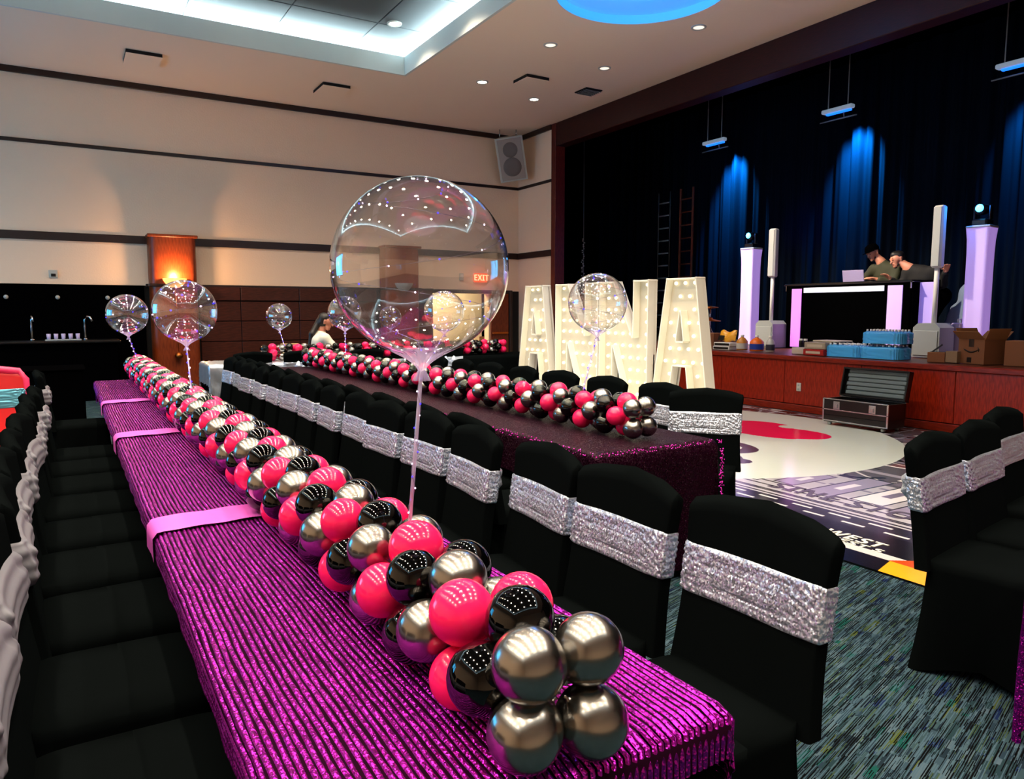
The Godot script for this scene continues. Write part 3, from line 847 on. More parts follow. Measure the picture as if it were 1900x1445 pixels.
# ---------------------------------------------------------------- marquee letters
func letters() -> void:
	var H := 1.83
	var outA := PackedVector2Array([Vector2(-0.53, 0), Vector2(-0.24, H), Vector2(0.24, H), Vector2(0.53, 0), Vector2(0.23, 0), Vector2(0.103, 0.8), Vector2(-0.103, 0.8), Vector2(-0.23, 0)])
	var holeA := PackedVector2Array([Vector2(-0.056, 1.1), Vector2(0, 1.45), Vector2(0.056, 1.1)])
	var outN := PackedVector2Array([Vector2(-0.49, 0), Vector2(-0.49, H), Vector2(-0.19, H), Vector2(0.2, 1.12), Vector2(0.2, H), Vector2(0.49, H), Vector2(0.49, 0), Vector2(0.19, 0), Vector2(-0.2, 1.0), Vector2(-0.2, 0)])
	var facesA := [PackedVector2Array([Vector2(-0.53, 0), Vector2(-0.24, H), Vector2(0, H), Vector2(0, 1.45), Vector2(-0.056, 1.1), Vector2(-0.103, 0.8), Vector2(-0.23, 0)]),
		PackedVector2Array([Vector2(0.53, 0), Vector2(0.24, H), Vector2(0, H), Vector2(0, 1.45), Vector2(0.056, 1.1), Vector2(0.103, 0.8), Vector2(0.23, 0)]),
		PackedVector2Array([Vector2(-0.103, 0.8), Vector2(-0.056, 1.1), Vector2(0.056, 1.1), Vector2(0.103, 0.8)])]
	var s := st(true)
	ball(s, Vector3.ZERO, 0.021, 8)
	var bm := mesh_of(s, M.bulb)
	var D := 0.15
	for k in 4:
		var isA := k == 0 or k == 3
		var zc: float = [-9.5, -8.415, -7.40, -6.365][k]
		var wsc := [1.0, 1.03, 0.99, 1.0]
		var t := thing("marquee_letter", ["first letter of the bulb-lit white sign, an A at the far left", "second letter of the sign, an N behind the clear balloon", "third letter of the sign, an N before the last A", "last letter of the sign, the rightmost and nearest bulb-lit A"][k], "marquee letter", Vector3(6.1, 0, zc), -PI / 2, "bulb-lit letters spelling ANNA")
		t.scale = Vector3(wsc[k], 1, 1)
		s = st()
		if isA:
			for p in facesA: prism(s, p, 0.02, Transform3D(Basis(), Vector3(0, 0, -D + 0.03)))
		else:
			prism(s, outN, 0.02, Transform3D(Basis(), Vector3(0, 0, -D + 0.03)))
		part("face_panel", s, M.letter_face, t)
		s = st()
		for loop in ([outA, holeA] if isA else [outN]):
			for i in loop.size():
				var a: Vector2 = loop[i]
				var b: Vector2 = loop[(i + 1) % loop.size()]
				var d := (b - a).normalized()
				var n := Vector2(d.y, -d.x)   # inward for these clockwise outlines
				var m := (a + b) * 0.5 + n * (0.009 if loop != holeA else -0.009)
				bx(s, Vector3(m.x, m.y, -D * 0.5), Vector3(a.distance_to(b) + 0.01, 0.018, D), 0.003, Basis(Vector3(d.x, d.y, 0), Vector3(-d.y, d.x, 0), Vector3(0, 0, 1)))
		part("rim", s, M.letter_rim, t)
		var y := 0.09
		var row := 0
		while y < H - 0.05:
			var x := -0.535 + 0.0765 * (row % 2 if isA else 0)
			while x < 0.56:
				var p := Vector2(x, y)
				var ok := true
				for o in [Vector2(0.045, 0), Vector2(-0.045, 0), Vector2(0, 0.045), Vector2(0, -0.045)]:
					if not Geometry2D.is_point_in_polygon(p + o, outA if isA else outN) or (isA and Geometry2D.is_point_in_polygon(p + o, holeA)): ok = false
				if ok: inst("bulb", bm, t, Transform3D(Basis(), Vector3(x, y, -D + 0.072)))
				x += 0.153
			y += 0.153
			row += 1
		for yy in [0.45, 1.35]:
			omni("letter_glow", Vector3(6.1 - 0.42, yy, zc), Color(1.0, 0.95, 0.86), 0.075, 0.3)

# ---------------------------------------------------------------- tables and cloths
# cloth laid over the rectangle (x0..x1, z0..z1) at height y with drops past the four sides; ridges along z
func fold(p: Vector2, lo: Vector2, hi: Vector2, y: float) -> Vector3:
	var q := p.clamp(lo, hi)
	var o := p - q
	var d := o.length()
	var r := 0.03
	if d < 1e-6: return Vector3(p.x, y, p.y)
	var n := o / d
	var off := r
	var down := r + d - r * PI / 2
	if d < r * PI / 2:
		off = r * sin(d / r); down = r * (1.0 - cos(d / r))
	else:
		off += 0.012 * sin((q.x + q.y + atan2(n.y, n.x)) * 22.0) * minf(1.0, down * 2.0)
	return Vector3(q.x + n.x * off, y - down, q.y + n.y * off)

func cloth(n: String, label: String, x0: float, x1: float, z0: float, z1: float, y: float, dl: float, dr: float, dn: float, df: float, m: Material, ridged: bool) -> void:
	var lo := Vector2(x0 + 0.03, z0 + 0.03)
	var hi := Vector2(x1 - 0.03, z1 - 0.03)
	var a := Vector2(x0 - dl, z0 - df)
	var b := Vector2(x1 + dr, z1 + dn)
	var nu := int((b.x - a.x) / 0.02)
	var nv := int((b.y - a.y) / 0.06)
	var s := st(true)
	sheet(s, nu, nv, func(u: float, v: float) -> Vector3:
		return fold(Vector2(lerpf(a.x, b.x, u), lerpf(a.y, b.y, v)), lo, hi, y), true)
	if not ridged:
		tag(part(n, s, m, self), label, "tablecloth")
		return
	# dark ground with raised rows of sequins sewn along it
	var t := thing(n, label, "tablecloth")
	part("ground_cloth", s, M.sequin_base, t)
	var pitch := 0.0142
	var x := a.x + pitch * 0.5
	var cnt := 0
	while x < b.x - 0.005:
		s = st(true)
		var xs := x
		var k := cnt * 7.3
		sheet(s, 4, 170, func(u: float, v: float) -> Vector3:
			var zz := lerpf(a.y, b.y, pow(v, 0.8))
			var wob := 0.0016 * fn.get_noise_2d(zz * 5.0, k) + 0.003 * fn.get_noise_2d(zz * 1.2, 3.0)
			var hh := 0.0044 * (0.8 + 0.35 * fn.get_noise_2d(zz * 30.0, k + 4.0))
			var w := 0.0054 * (1.0 + 0.22 * fn.get_noise_2d(zz * 26.0, k + 11.0))
			var c := fold(Vector2(xs + wob, zz), lo, hi, y)
			var e := fold(Vector2(xs + wob + 0.004, zz), lo, hi, y)
			var f := fold(Vector2(xs + wob, zz + 0.004), lo, hi, y)
			var nn := (f - c).cross(e - c).normalized()
			var sd := (e - c).normalized()
			return c + sd * (u * 2.0 - 1.0) * w + nn * (hh * cos((u - 0.5) * PI) - 0.0006), true)
		part("sequin_row", s, m, t)
		x += pitch
		cnt += 1

func table(label: String, x0: float, x1: float, z0: float, z1: float) -> void:
	var t := thing("banquet_table", label, "table", Vector3((x0 + x1) * 0.5, 0, (z0 + z1) * 0.5), 0.0, "cloth-covered banquet tables")
	var s := st(); bx(s, Vector3(0, 0.715, 0), Vector3(x1 - x0 - 0.02, 0.035, z1 - z0 - 0.02), 0.006); part("tabletop", s, M.offwhite, t)
	s = st()
	for q in [-1, 1]:
		bx(s, Vector3(q * ((x1 - x0) * 0.5 - 0.13), 0.36, 0), Vector3(0.012, 0.67, z1 - z0 - 0.03)); bx(s, Vector3(0, 0.36, q * ((z1 - z0) * 0.5 - 0.02)), Vector3(x1 - x0 - 0.26, 0.67, 0.012))
	part("skirt", s, M.spandex, t)
	for sx in [-1, 1]:
		for sz in [-1, 1]:
			s = st(true)
			var p := Vector3(sx * ((x1 - x0) * 0.5 - 0.12), 0, sz * ((z1 - z0) * 0.5 - 0.2))
			tube(s, [p, p + Vector3(0, 0.7, 0)], 0.014, 8); part("leg", s, M.grey, t)

func tables() -> void:
	for k in 4:
		table("table under the near purple cloth, " + ["nearest the camera", "second from the camera", "third from the camera", "farthest from the camera"][k], 0.215, 0.985, -2.8 - 1.93 * k, -0.88 - 1.93 * k)
	cloth("sequin_tablecloth", "long purple magenta sequin tablecloth with ridges, under the near balloon garland", 0.205, 0.995, -8.62, -0.86, 0.742, 0.065, 0.2, 0.07, 0.2, M.sequin, true)
	# satin bands across the near cloth
	for q in [[-2.66, 0.19, "nearest of the pink satin bands across the purple cloth"], [-4.72, 0.19, "second pink satin band across the purple cloth"], [-6.5, 0.2, "farthest pink satin band across the purple cloth"]]:
		var s := st(true)
		sheet(s, 40, 4, func(u: float, v: float) -> Vector3:
			var p := Vector2(lerpf(0.12, 1.08, u), q[0] + (v - 0.5) * q[1] - 0.07 * (u - 0.5))
			var w := fold(p, Vector2(0.232, -9), Vector2(0.965, 0), 0.752)
			return w + Vector3(-0.006 if u < 0.2 else 0.0, 0.0015 * sin(u * 40.0 + v * 5.0), 0), true)
		tag(part("satin_band", s, M.satin_pink, self), q[2], "satin band", "satin bands across the purple cloth")
	for k in 3:
		table("table under the far magenta cloth, " + ["nearest the camera", "second from the camera", "farthest from the camera"][k], 2.24, 3.02, -5.0 - 2.15 * k, -2.92 - 2.15 * k)
	cloth("sequin_tablecloth", "dark magenta sequin tablecloth with glittering hems, under the middle garland", 2.2, 3.07, -9.5, -2.86, 0.745, 0.22, 0.25, 0.68, 0.2, M.sequin_dark, false)
	# glitter along the hems of that cloth
	var s := st(true)
	var g := RandomNumberGenerator.new(); g.seed = 4
	for i in 170: ball(s, Vector3(2.2 + g.randf_range(-0.008, 0.012), 0.742 + g.randf_range(-0.02, 0.01), lerpf(-5.0, -2.86, g.randf())), g.randf_range(0.0025, 0.005), 4)
	for i in 150: ball(s, Vector3(3.07 + g.randf_range(-0.02, 0.004), 0.7 - 0.6 * g.randf(), -2.835 + g.randf_range(-0.012, 0.006)), g.randf_range(0.003, 0.006), 4)
	for i in 110: ball(s, Vector3(lerpf(2.2, 3.07, g.randf()), 0.742 + g.randf_range(-0.015, 0.008), -2.85), g.randf_range(0.0025, 0.005), 4)
	var gl := part("sequin_glitter", s, mat(Color(0.95, 0.2, 0.8), 0.2, 0.6), self)
	gl.set_meta("kind", "stuff"); tag(gl, "loose pink sequins glittering along the hems of the dark magenta cloth", "sequins")
	# far cross table
	for k in 2: table("table under the black far cross cloth, " + ["left half near the wall lamp", "right half near the doorway"][k], 1.62 + 2.7 * k, 4.28 + 2.7 * k, -11.06, -10.34)
	cloth("black_tablecloth", "black tablecloth on the far table that crosses the hall", 1.58, 7.02, -11.1, -10.3, 0.742, 0.3, 0.3, 0.66, 0.4, M.spandex, false)
	s = st(true)
	sheet(s, 60, 30, func(u: float, v: float) -> Vector3:
		var p := Vector2(lerpf(1.3, 2.85, u), lerpf(-11.3, -9.85, v))
		var w := fold(p, Vector2(1.6, -11.08), Vector2(9, -10.32), 0.752)
		return w + Vector3(-0.01 if u < 0.2 else 0.0, 0, 0.012 if v > 0.65 else 0.0) + Vector3(0.5, 1, 0.8) * 0.012 * fn.get_noise_2d(p.x * 9.0, p.y * 9.0 + w.y * 14.0), true)
	tag(part("foil_cloth", s, M.silver_far, self), "crumpled silver foil cloth over the left end of the far cross table", "foil cloth")
	# table at the right picture edge
	table("table under the magenta cloth at the right edge of the picture", 2.7, 4.9, -1.08, -0.4)
	cloth("sequin_tablecloth", "magenta sequin cloth showing beside the right-hand chairs", 2.67, 4.96, -1.15, -0.34, 0.745, 0.68, 0.3, 0.3, 0.68, M.sequin, false)

# ---------------------------------------------------------------- balloon garlands
func balloon_mesh(n: int, m: Material) -> ArrayMesh:
	var pr := [Vector2(0, -1.22), Vector2(0.07, -1.2), Vector2(0.05, -1.1)]
	for i in n / 2 + 1:
		var t := PI * (0.06 + 0.94 * i / (n / 2))
		var y := -cos(t)
		pr.append(Vector2(sin(t) * (1.0 + 0.03 * y), y * (1.06 if y < 0 else 1.0)))
	pr[-1].x = 0.0
	var s := st(true)
	lathe(s, pr, n)
	return mesh_of(s, m)

func garland(label: String, a: Vector3, step: Vector3, count: int, order: Array, r: float, n: int, sq0: float, sd: int) -> void:
	var t := thing("balloon_garland", label, "balloon garland", Vector3(a.x, 0, a.z))
	var g := RandomNumberGenerator.new(); g.seed = sd
	var ms := [balloon_mesh(n, M[order[0]]), balloon_mesh(n, M[order[1]]), balloon_mesh(n, M[order[2]])]
	var ax := step.normalized()
	var sdv := ax.cross(Vector3.UP).normalized()
	var made := 0
	for i in count:
		var c := Vector3(0, a.y, 0) + step * i
		var ang := sq0 + (PI / 4 if i % 2 == 0 else 0.0) + g.randf_range(-0.1, 0.1)
		for k in 4:
			var q := ang + k * PI / 2
			var o := (sdv * cos(q) + Vector3.UP * sin(q))
			var rr := r * g.randf_range(0.94, 1.04)
			var off := (1.38 if i % 2 == 0 else 1.3) * r * g.randf_range(0.98, 1.05)
			var dirn := (o + ax * g.randf_range(-0.12, 0.12)).normalized()
			var p := c + dirn * off
			p.y = maxf(p.y, 0.752 + rr)
			var X := Transform3D(Basis(Quaternion(Vector3.UP, dirn)).scaled_local(Vector3(rr, rr, rr)), p)
			inst("balloon", ms[i % 3], t, X)
			made += 1
	var s := st(true)
	tube(s, [Vector3(0, a.y, 0), Vector3(0, a.y, 0) + step * (count - 1)], 0.003, 5)
	part("tie_line", s, M.wire, t)

func garlands() -> void:
	garland("balloon garland in pink, black and silver along the near purple table", Vector3(0.617, 0.868, -0.885), Vector3(0, 0, -0.1075), 74, ["b_chrome", "b_black", "b_pink"], 0.0575, 28, 0.0, 1)
	garland("balloon garland in pink, black and silver along the middle table", Vector3(2.67, 0.868, -3.08), Vector3(-0.0006, 0, -0.112), 57, ["b_chrome", "b_pink", "b_black"], 0.056, 20, 0.0, 2)
	garland("balloon garland along the far cross table below the woman", Vector3(2.35, 0.868, -10.62), Vector3(0.113, 0, 0), 35, ["b_black", "b_pink", "b_chrome"], 0.056, 16, 0.0, 3)

# ---------------------------------------------------------------- chairs
func ring(c: float, sx: float, sz: float, e: float) -> Vector2:
	var a := cos(c); var b := sin(c)
	return Vector2(sx * signf(a) * pow(absf(a), e), sz * signf(b) * pow(absf(b), e))

func make_chair(label: String, cover: Material, band: Material, group: String, loose := 1.0) -> Node3D:
	var H := 0.945
	var t := thing("covered_chair", label, "chair", Vector3.ZERO, 0.0, group)
	# seat and stretched skirt with four feet
	var s := st(true)
	sheet(s, 48, 14, func(u: float, v: float) -> Vector3:
		var a := u * TAU
		if v > 0.86:
			var k := 1.0 - (v - 0.86) / 0.14
			var q := ring(a, 0.225 * k, 0.225 * k, 0.35)
			return Vector3(q.x, 0.475 - 0.012 * k * k, q.y)
		var w := v / 0.86
		var fl := pow(1.0 - w, 1.6)
		var q := ring(a, 0.222 + 0.035 * fl, 0.222 + 0.05 * fl, 0.32)
		var side := 1.0 - pow(absf(sin(2.0 * a)), 0.7)      # 1 on the middle of a side, 0 at a foot
		q *= 1.0 - 0.34 * side * fl
		return Vector3(q.x, 0.463 * w + 0.05 * side * (1.0 - w), q.y))
	part("seat_cover", s, cover, t)
	# stretched back
	s = st(true)
	sheet(s, 56, 22, func(u: float, v: float) -> Vector3:
		var a := u * TAU
		var th := 0.03 if v < 0.97 else 0.03 * sqrt(maxf(0.0, 1.0 - pow((v - 0.97) / 0.03, 2.0)))
		var q := ring(a, 0.243 - 0.016 * sin(PI * v) - 0.006 * maxf(0.0, v - 0.94) / 0.06, th, 0.22)
		var y := lerpf(0.42, H - 0.036 * pow(q.x / 0.24, 2.0), v)
		return Vector3(q.x, y, back_z(q.x, y) + q.y))
	part("back_cover", s, cover, t)
	# sash round the back, with a ruffled knot behind
	s = st(true)
	var sd := rng.randf_range(0, 50)
	sheet(s, 120, 28, func(u: float, v: float) -> Vector3:
		var a := u * TAU
		var ca := cos(a) * 3.0; var sa := sin(a) * 3.0
		var y := 0.652 + 0.138 * v + 0.004 * sin(a * 2.0 + sd)
		var e := 0.005 + 0.004 * fn.get_noise_3d(ca * 1.2 + sd, sa, v * 9.0) + 0.0022 * fn.get_noise_3d(ca * 1.6, sa * 1.6 + sd, v * 30.0)
		if loose > 1.0: e = 0.006 + 0.028 * pow(sin(PI * v), 0.7) * (0.6 + 0.6 * fn.get_noise_3d(ca * 0.3 + sd, sa * 0.3, v * 0.8)) + 0.0018 * sin(v * 22.0 + ca)
		if v < 0.03 or v > 0.97: e = 0.001
		var q := ring(a, 0.229 + maxf(e, 0.0), 0.032 + maxf(e, 0.0), 0.3)
		return Vector3(q.x, y, back_z(q.x, y) + q.y))
	var sash := part("sash", s, band, t)
	s = st(true)
	for k in [-1.0, 1.0]:
		sheet(s, 14, 10, func(u: float, v: float) -> Vector3:
			var w := sin(u * PI)
			return Vector3(k * (0.015 + 0.10 * u), 0.72 + (v - 0.5) * (0.05 + 0.12 * w) , -0.325 - 0.05 * w * (1.0 - pow(v * 2.0 - 1.0, 2.0)) + 0.012 * sin(v * 16.0) * u))
	ball(s, Vector3(0, 0.72, -0.335), 0.028, 10)
	part("sash_knot", s, band, sash)
	return t

func back_z(x: float, y: float) -> float:
	var v := (y - 0.42) / 0.51
	return -0.215 - 0.07 * v - 0.03 * (1.0 - pow(x / 0.24, 2.0)) * v

func chairs() -> void:
	var num := ["nearest", "second", "third", "fourth", "fifth", "sixth", "seventh", "eighth", "ninth", "tenth", "eleventh", "twelfth", "thirteenth", "fourteenth", "fifteenth", "sixteenth"]
	var first := make_chair("x", M.spandex, M.silver, "chairs with silver sashes")
	var used := false
	# right of the near table, facing it
	for k in 15:
		var at := Vector3(1.265 + rng.randf_range(-0.015, 0.015), 0, -1.30 - 0.525 * k)
		var lb := "black covered chair with silver sequin sash, %s from the camera right of the near table" % num[k]
		if not used:
			first.position = at; first.rotation.y = -PI / 2; first.set_meta("label", lb); first.set_meta("group", "chairs right of the near table"); used = true
		else:
			dup(first, at, -PI / 2 + rng.randf_range(-0.13, 0.04), lb, "chairs right of the near table")
	# left of the near table, facing it, with loose pale sashes
	var lc := make_chair("x", M.spandex, M.lace, "chairs left of the near table", 5.0)
	for k in 13:
		if k in [10, 11]: continue
		var at := Vector3(0.07 + rng.randf_range(-0.02, 0.015), 0, -1.12 - 0.54 * k)
		var lb := "black covered chair with pale lace sash, %s from the camera left of the near table" % num[k]
		if k == 0:
			lc.position = at; lc.rotation.y = PI / 2; lc.set_meta("label", lb)
		else:
			dup(lc, at, PI / 2 + rng.randf_range(-0.06, 0.06), lb)
	# both sides of the middle table
	for k in 11:
		dup(first, Vector3(1.99, 0, -3.25 - 0.56 * k), PI / 2 + rng.randf_range(-0.05, 0.05), "black covered chair, %s from the camera left of the middle table" % num[k], "chairs left of the middle table")
	dup(first, Vector3(3.36, 0, -3.32), -0.95, "black covered chair turned to the camera at the near right corner of the middle table", "chairs right of the middle table")
	for k in 8:
		dup(first, Vector3(3.34, 0, -3.95 - 0.62 * k), -PI / 2 + rng.randf_range(-0.06, 0.06), "black covered chair before the marquee letters, %s behind the middle garland" % num[k], "chairs right of the middle table")
	# before and behind the far cross table
	for k in 5:
		dup(first, Vector3(2.0 + 0.62 * k if k < 2 else 3.5 + 0.62 * (k - 2), 0, -9.95), PI, "black covered chair facing the far cross table, %s from its left end" % num[k], "chairs before the far cross table")
	for k in 2:
		dup(first, Vector3(7.35, 0, -10.85 + 0.5 * k), -PI / 2 + 0.2, ["black covered chair at the doorway end of the far table, farther one", "black covered chair at the doorway end of the far table, nearer one"][k], "chairs at the doorway end of the far table")
	# three at the right picture edge
	for k in 3:
		dup(first, [Vector3(3.14, 0, -1.43), Vector3(3.66, 0, -1.52), Vector3(4.28, 0, -1.70)][k], 0.16, ["large dark covered chair at the right edge of the picture, beside the orange floor print", "covered chair behind the large dark chair at the right edge", "rearmost covered chair at the right edge, partly out of view"][k], "chairs at the right edge")
	# red covered chair at the left edge
	var rc := make_chair("red covered chair with pink top and pale blue sash at the left edge", M.red_cloth, mat(Color(0.35, 0.65, 0.75), 0.35, 0.5), "")
	rc.position = Vector3(-0.50, 0, -6.72)
	rc.scale = Vector3(1.0, 1.06, 1.0)
	rc.rotation.y = 0.15
	var s := st(true)
	tube(s, [Vector3(-0.235, 0.5, -0.245), Vector3(-0.237, 0.86, -0.275), Vector3(-0.2, 0.915, -0.285), Vector3(0, 0.945, -0.3), Vector3(0.2, 0.915, -0.285), Vector3(0.237, 0.86, -0.275), Vector3(0.235, 0.5, -0.245)], 0.03, 10)
	part("pink_edge", s, M.pink_cloth, rc)

# ---------------------------------------------------------------- clear balloons on sticks
func bobo(label: String, base: Vector3, c: Vector3, r: float, n: int, lights: int) -> void:
	var t := thing("clear_balloon", label, "clear balloon", base, 0.0, "clear light balloons on sticks")
	var o := c - base
	var g := RandomNumberGenerator.new(); g.seed = int(absf(c.z) * 100)
	var s := st(true)
	var pr := []
	for i in n / 2 + 1:
		var a := PI * (0.045 + 0.955 * i / (n / 2))
		pr.append(Vector2(r * sin(a), -r * cos(a)))
	pr[-1].x = 0.0
	lathe(s, pr, n, Transform3D(Basis(), o))
	for sh in [0.997, 0.994, 0.991]: lathe(s, pr.map(func(q): return q * sh), n, Transform3D(Basis(), o))
	part("clear_shell", s, M.clear, t)
	# gathered neck
	s = st(true)
	sheet(s, 48, 8, func(u: float, v: float) -> Vector3:
		var a := u * TAU
		var rad := r * (0.04 + 0.34 * pow(v, 1.6)) * (1.0 + 0.16 * sin(a * 13.0) * (1.0 - v * 0.7))
		var y := -r * (1.16 - 0.24 * v)
		return o + Vector3(cos(a) * rad, y, sin(a) * rad))
	sheet(s, 48, 4, func(u: float, v: float) -> Vector3:
		var a := u * TAU
		var rad := r * (0.035 + 0.05 * v) * (1.0 + 0.3 * sin(a * 9.0))
		return o + Vector3(cos(a) * rad, -r * (1.16 + 0.12 * v), sin(a) * rad))
	part("gathered_neck", s, M.film, t)
	s = st(true)
	var nk := o + Vector3(0, -r * 1.12, 0)
	tube(s, [Vector3.ZERO, nk * 0.5, nk], 0.0045, 8)
	part("stick", s, M.stick, t)
	# fairy wire winding up the stick and round inside the shell
	s = st(true)
	var pts := []
	var m := 90
	for i in m + 1:
		var u := float(i) / m
		if u < 0.3:
			var k := u / 0.3
			pts.append(nk * k + Vector3(cos(k * 26.0), 0, sin(k * 26.0)) * 0.006)
		else:
			var k := (u - 0.3) / 0.7
			var lat := -PI / 2 + PI * k * 0.96 + 0.06
			var lon := k * 21.0
			pts.append(o + Vector3(cos(lat) * cos(lon), sin(lat), cos(lat) * sin(lon)) * r * 0.97)
	tube(s, pts, 0.0004 * clampf(c.distance_to(Vector3(0, 1.45, 0)) / 1.6, 1.0, 2.2), 4)
	var fwire := part("fairy_wire", s, M.wire, t)
	for q in 2:
		s = st(true)
		var k := q
		while k < lights:
			var p: Vector3 = pts[int(float(k + 0.5) / lights * m)]
			ball(s, p, 0.0022 * clampf(c.distance_to(Vector3(0, 1.45, 0)) / 2.0, 0.9, 2.6), 6)
			k += 2
		part("fairy_lights", s, [M.fairy_b, M.fairy_w][q], fwire).set_meta("kind", "stuff")

func bobos() -> void:
	bobo("largest clear balloon in front, full of fairy lights, standing on the near garland", Vector3(0.617, 0.975, -1.46), Vector3(0.647, 1.541, -1.45), 0.187, 72, 44)
	bobo("clear balloon before the orange-lit pilaster", Vector3(0.617, 0.97, -4.72), Vector3(0.622, 1.45, -4.89), 0.187, 44, 34)
	bobo("clear balloon against the dark bar, at the far end of the near garland", Vector3(0.6, 0.96, -8.4), Vector3(0.50, 1.42, -7.9), 0.187, 36, 30)
	bobo("small clear balloon before the brown panelling, above the silver foil cloth", Vector3(2.64, 0.96, -10.66), Vector3(2.637, 1.373, -10.9), 0.187, 32, 26)
	bobo("clear balloon over the woman in the white blouse", Vector3(2.65, 0.95, -8.0), Vector3(2.675, 1.432, -8.075), 0.187, 36, 30)
	bobo("smallest clear balloon, before the dark red pilaster", Vector3(4.75, 0.96, -10.66), Vector3(4.62, 1.345, -11.6), 0.187, 32, 24)
	bobo("clear balloon seen through the largest one, near the doorway", Vector3(2.66, 0.96, -5.9), Vector3(3.0, 1.45, -6.2), 0.187, 40, 30)
	bobo("clear balloon in front of the two marquee letters N", Vector3(2.67, 0.97, -3.6), Vector3(2.879, 1.501, -3.738), 0.187, 48, 34)

# ---------------------------------------------------------------- dance floor
func dance_floor() -> void:
	var r := RandomNumberGenerator.new(); r.seed = 21
	var W := 1016; var Hh := 2040     # 5 mm a pixel: u = x - 3.80, v = z + 9.9
	var im := Image.create(W, Hh, true, Image.FORMAT_RGB8)
	var lt := Color(0.66, 0.66, 0.70)
	im.fill(Color(0.30, 0.29, 0.33))
	# sprayed blocks, strokes and poster-like pieces
	var tones := [Color(0.05, 0.05, 0.07), Color(0.05, 0.05, 0.07), Color(0.72, 0.72, 0.75), Color(0.55, 0.54, 0.6), Color(0.4, 0.38, 0.45), Color(0.85, 0.85, 0.86), Color(0.42, 0.26, 0.28)]
	for k in 900:
		var p := Vector2i(150 + r.randi() % (W - 150), r.randi() % Hh)
		im.fill_rect(Rect2i(p, Vector2i(6 + r.randi() % 34, 10 + r.randi() % 90)), tones[r.randi() % 7])
	for k in 420:
		var p := Vector2(r.randf_range(150, W), r.randf_range(0, Hh))
		var a := r.randf_range(-0.5, 2.6)
		var c: Color = tones[r.randi() % 6]
		var w := r.randi_range(3, 9)
		for i in r.randi_range(20, 60):
			im.fill_rect(Rect2i(Vector2i(p), Vector2i(w, w)), c)
			p += Vector2(cos(a), sin(a)) * 3.0
			a += r.randf_range(-0.12, 0.12)
	# front bands: black kerb, white line, lettered strip, dashes, rails
	im.fill_rect(Rect2i(0, 0, 42, Hh), Color(0.02, 0.02, 0.025))
	im.fill_rect(Rect2i(42, 0, 18, Hh), Color(0.75, 0.75, 0.76))
	im.fill_rect(Rect2i(60, 0, 70, Hh), Color(0.05, 0.05, 0.07))
	im.fill_rect(Rect2i(130, 0, 46, Hh), Color(0.12, 0.12, 0.16))
	var v := 0
	while v < Hh:
		im.fill_rect(Rect2i(138, v, 6, 34), Color(0.8, 0.8, 0.82)); im.fill_rect(Rect2i(160, v + 26, 6, 34), Color(0.8, 0.8, 0.82))
		v += 62
	im.fill_rect(Rect2i(176, 0, 92, Hh), lt)
	for q in [182, 196, 202, 226, 250]: im.fill_rect(Rect2i(q, 0, 5, Hh), Color(0.06, 0.06, 0.09))
	# pale field behind the big letters
	im.fill_rect(Rect2i(268, 0, 120, Hh), Color(0.62, 0.62, 0.66))
	for k in 60:
		im.fill_rect(Rect2i(274 + r.randi() % 90, r.randi() % Hh, 4 + r.randi() % 8, 20 + r.randi() % 60), Color(0.45, 0.44, 0.52))
	# big block shapes with dark outlines between disc and rails
	for k in 9:
		var p := Vector2i(int((5.02 + 0.1 * (k % 2) - 3.8) / 0.005), int((-4.5 + 0.36 * k + 9.9) / 0.005))
		var z := Vector2i([150, 110, 170][k % 3], [50, 38, 44][k % 3])
		im.fill_rect(Rect2i(p - Vector2i(3, 3), z + Vector2i(6, 6)), Color(0.05, 0.05, 0.07))
		im.fill_rect(Rect2i(p, z), Color(0.52, 0.5, 0.6) if k % 3 else Color(0.8, 0.8, 0.83))
		im.fill_rect(Rect2i(p + Vector2i(z.x / 3, z.y / 3), z / 3), Color(0.78, 0.78, 0.82) if k % 3 else Color(0.4, 0.38, 0.46))
	# the white disc with a bow, a ring and a dark blot
	var c0 := Vector2((6.15 - 3.8) / 0.005, (-6.4 + 9.9) / 0.005)
	var R := 2.4 / 0.005
	for y in range(maxi(0, int(c0.y - R)), mini(Hh, int(c0.y + R) + 1)):
		var hw := sqrt(maxf(0.0, R * R - pow(y - c0.y, 2)))
		var x0 := maxi(0, int(c0.x - hw))
		im.fill_rect(Rect2i(x0, y, mini(W, int(c0.x + hw)) - x0, 1), Color(0.78, 0.82, 0.80))
	var blob := func(cx: float, cz: float, rx: float, rz: float, c: Color, turn: float) -> void:
		var pc := Vector2((cx - 3.8) / 0.005, (cz + 9.9) / 0.005)
		var m := int(maxf(rx, rz) / 0.005)
		for y in range(-m, m + 1, 2):
			for x in range(-m, m + 1, 2):
				var q := Vector2(x, y).rotated(turn) * 0.005
				if pow(q.x / rx, 2) + pow(q.y / rz, 2) < 1.0: im.fill_rect(Rect2i(int(pc.x) + x, int(pc.y) + y, 2, 2), c)
	blob.call(7.25, -5.75, 0.36, 0.52, Color(0.86, 0.03, 0.3), 0.2)
	blob.call(7.28, -6.3, 0.50, 0.50, Color(0.86, 0.03, 0.3), 0.0)
	blob.call(7.02, -6.0, 0.24, 0.6, Color(0.86, 0.03, 0.3), 0.0)
	blob.call(7.66, -6.03, 0.12, 0.13, Color(0.78, 0.82, 0.80), 0.0)
	blob.call(5.93, -5.62, 0.34, 0.52, Color(0.2, 0.17, 0.25), 0.0)
	blob.call(5.95, -5.7, 0.21, 0.4, Color(0.78, 0.82, 0.80), 0.0)
	blob.call(5.42, -5.0, 0.16, 0.26, Color(0.03, 0.03, 0.04), 0.5)
	blob.call(5.58, -5.2, 0.16, 0.3, Color(0.03, 0.03, 0.04), -0.3)
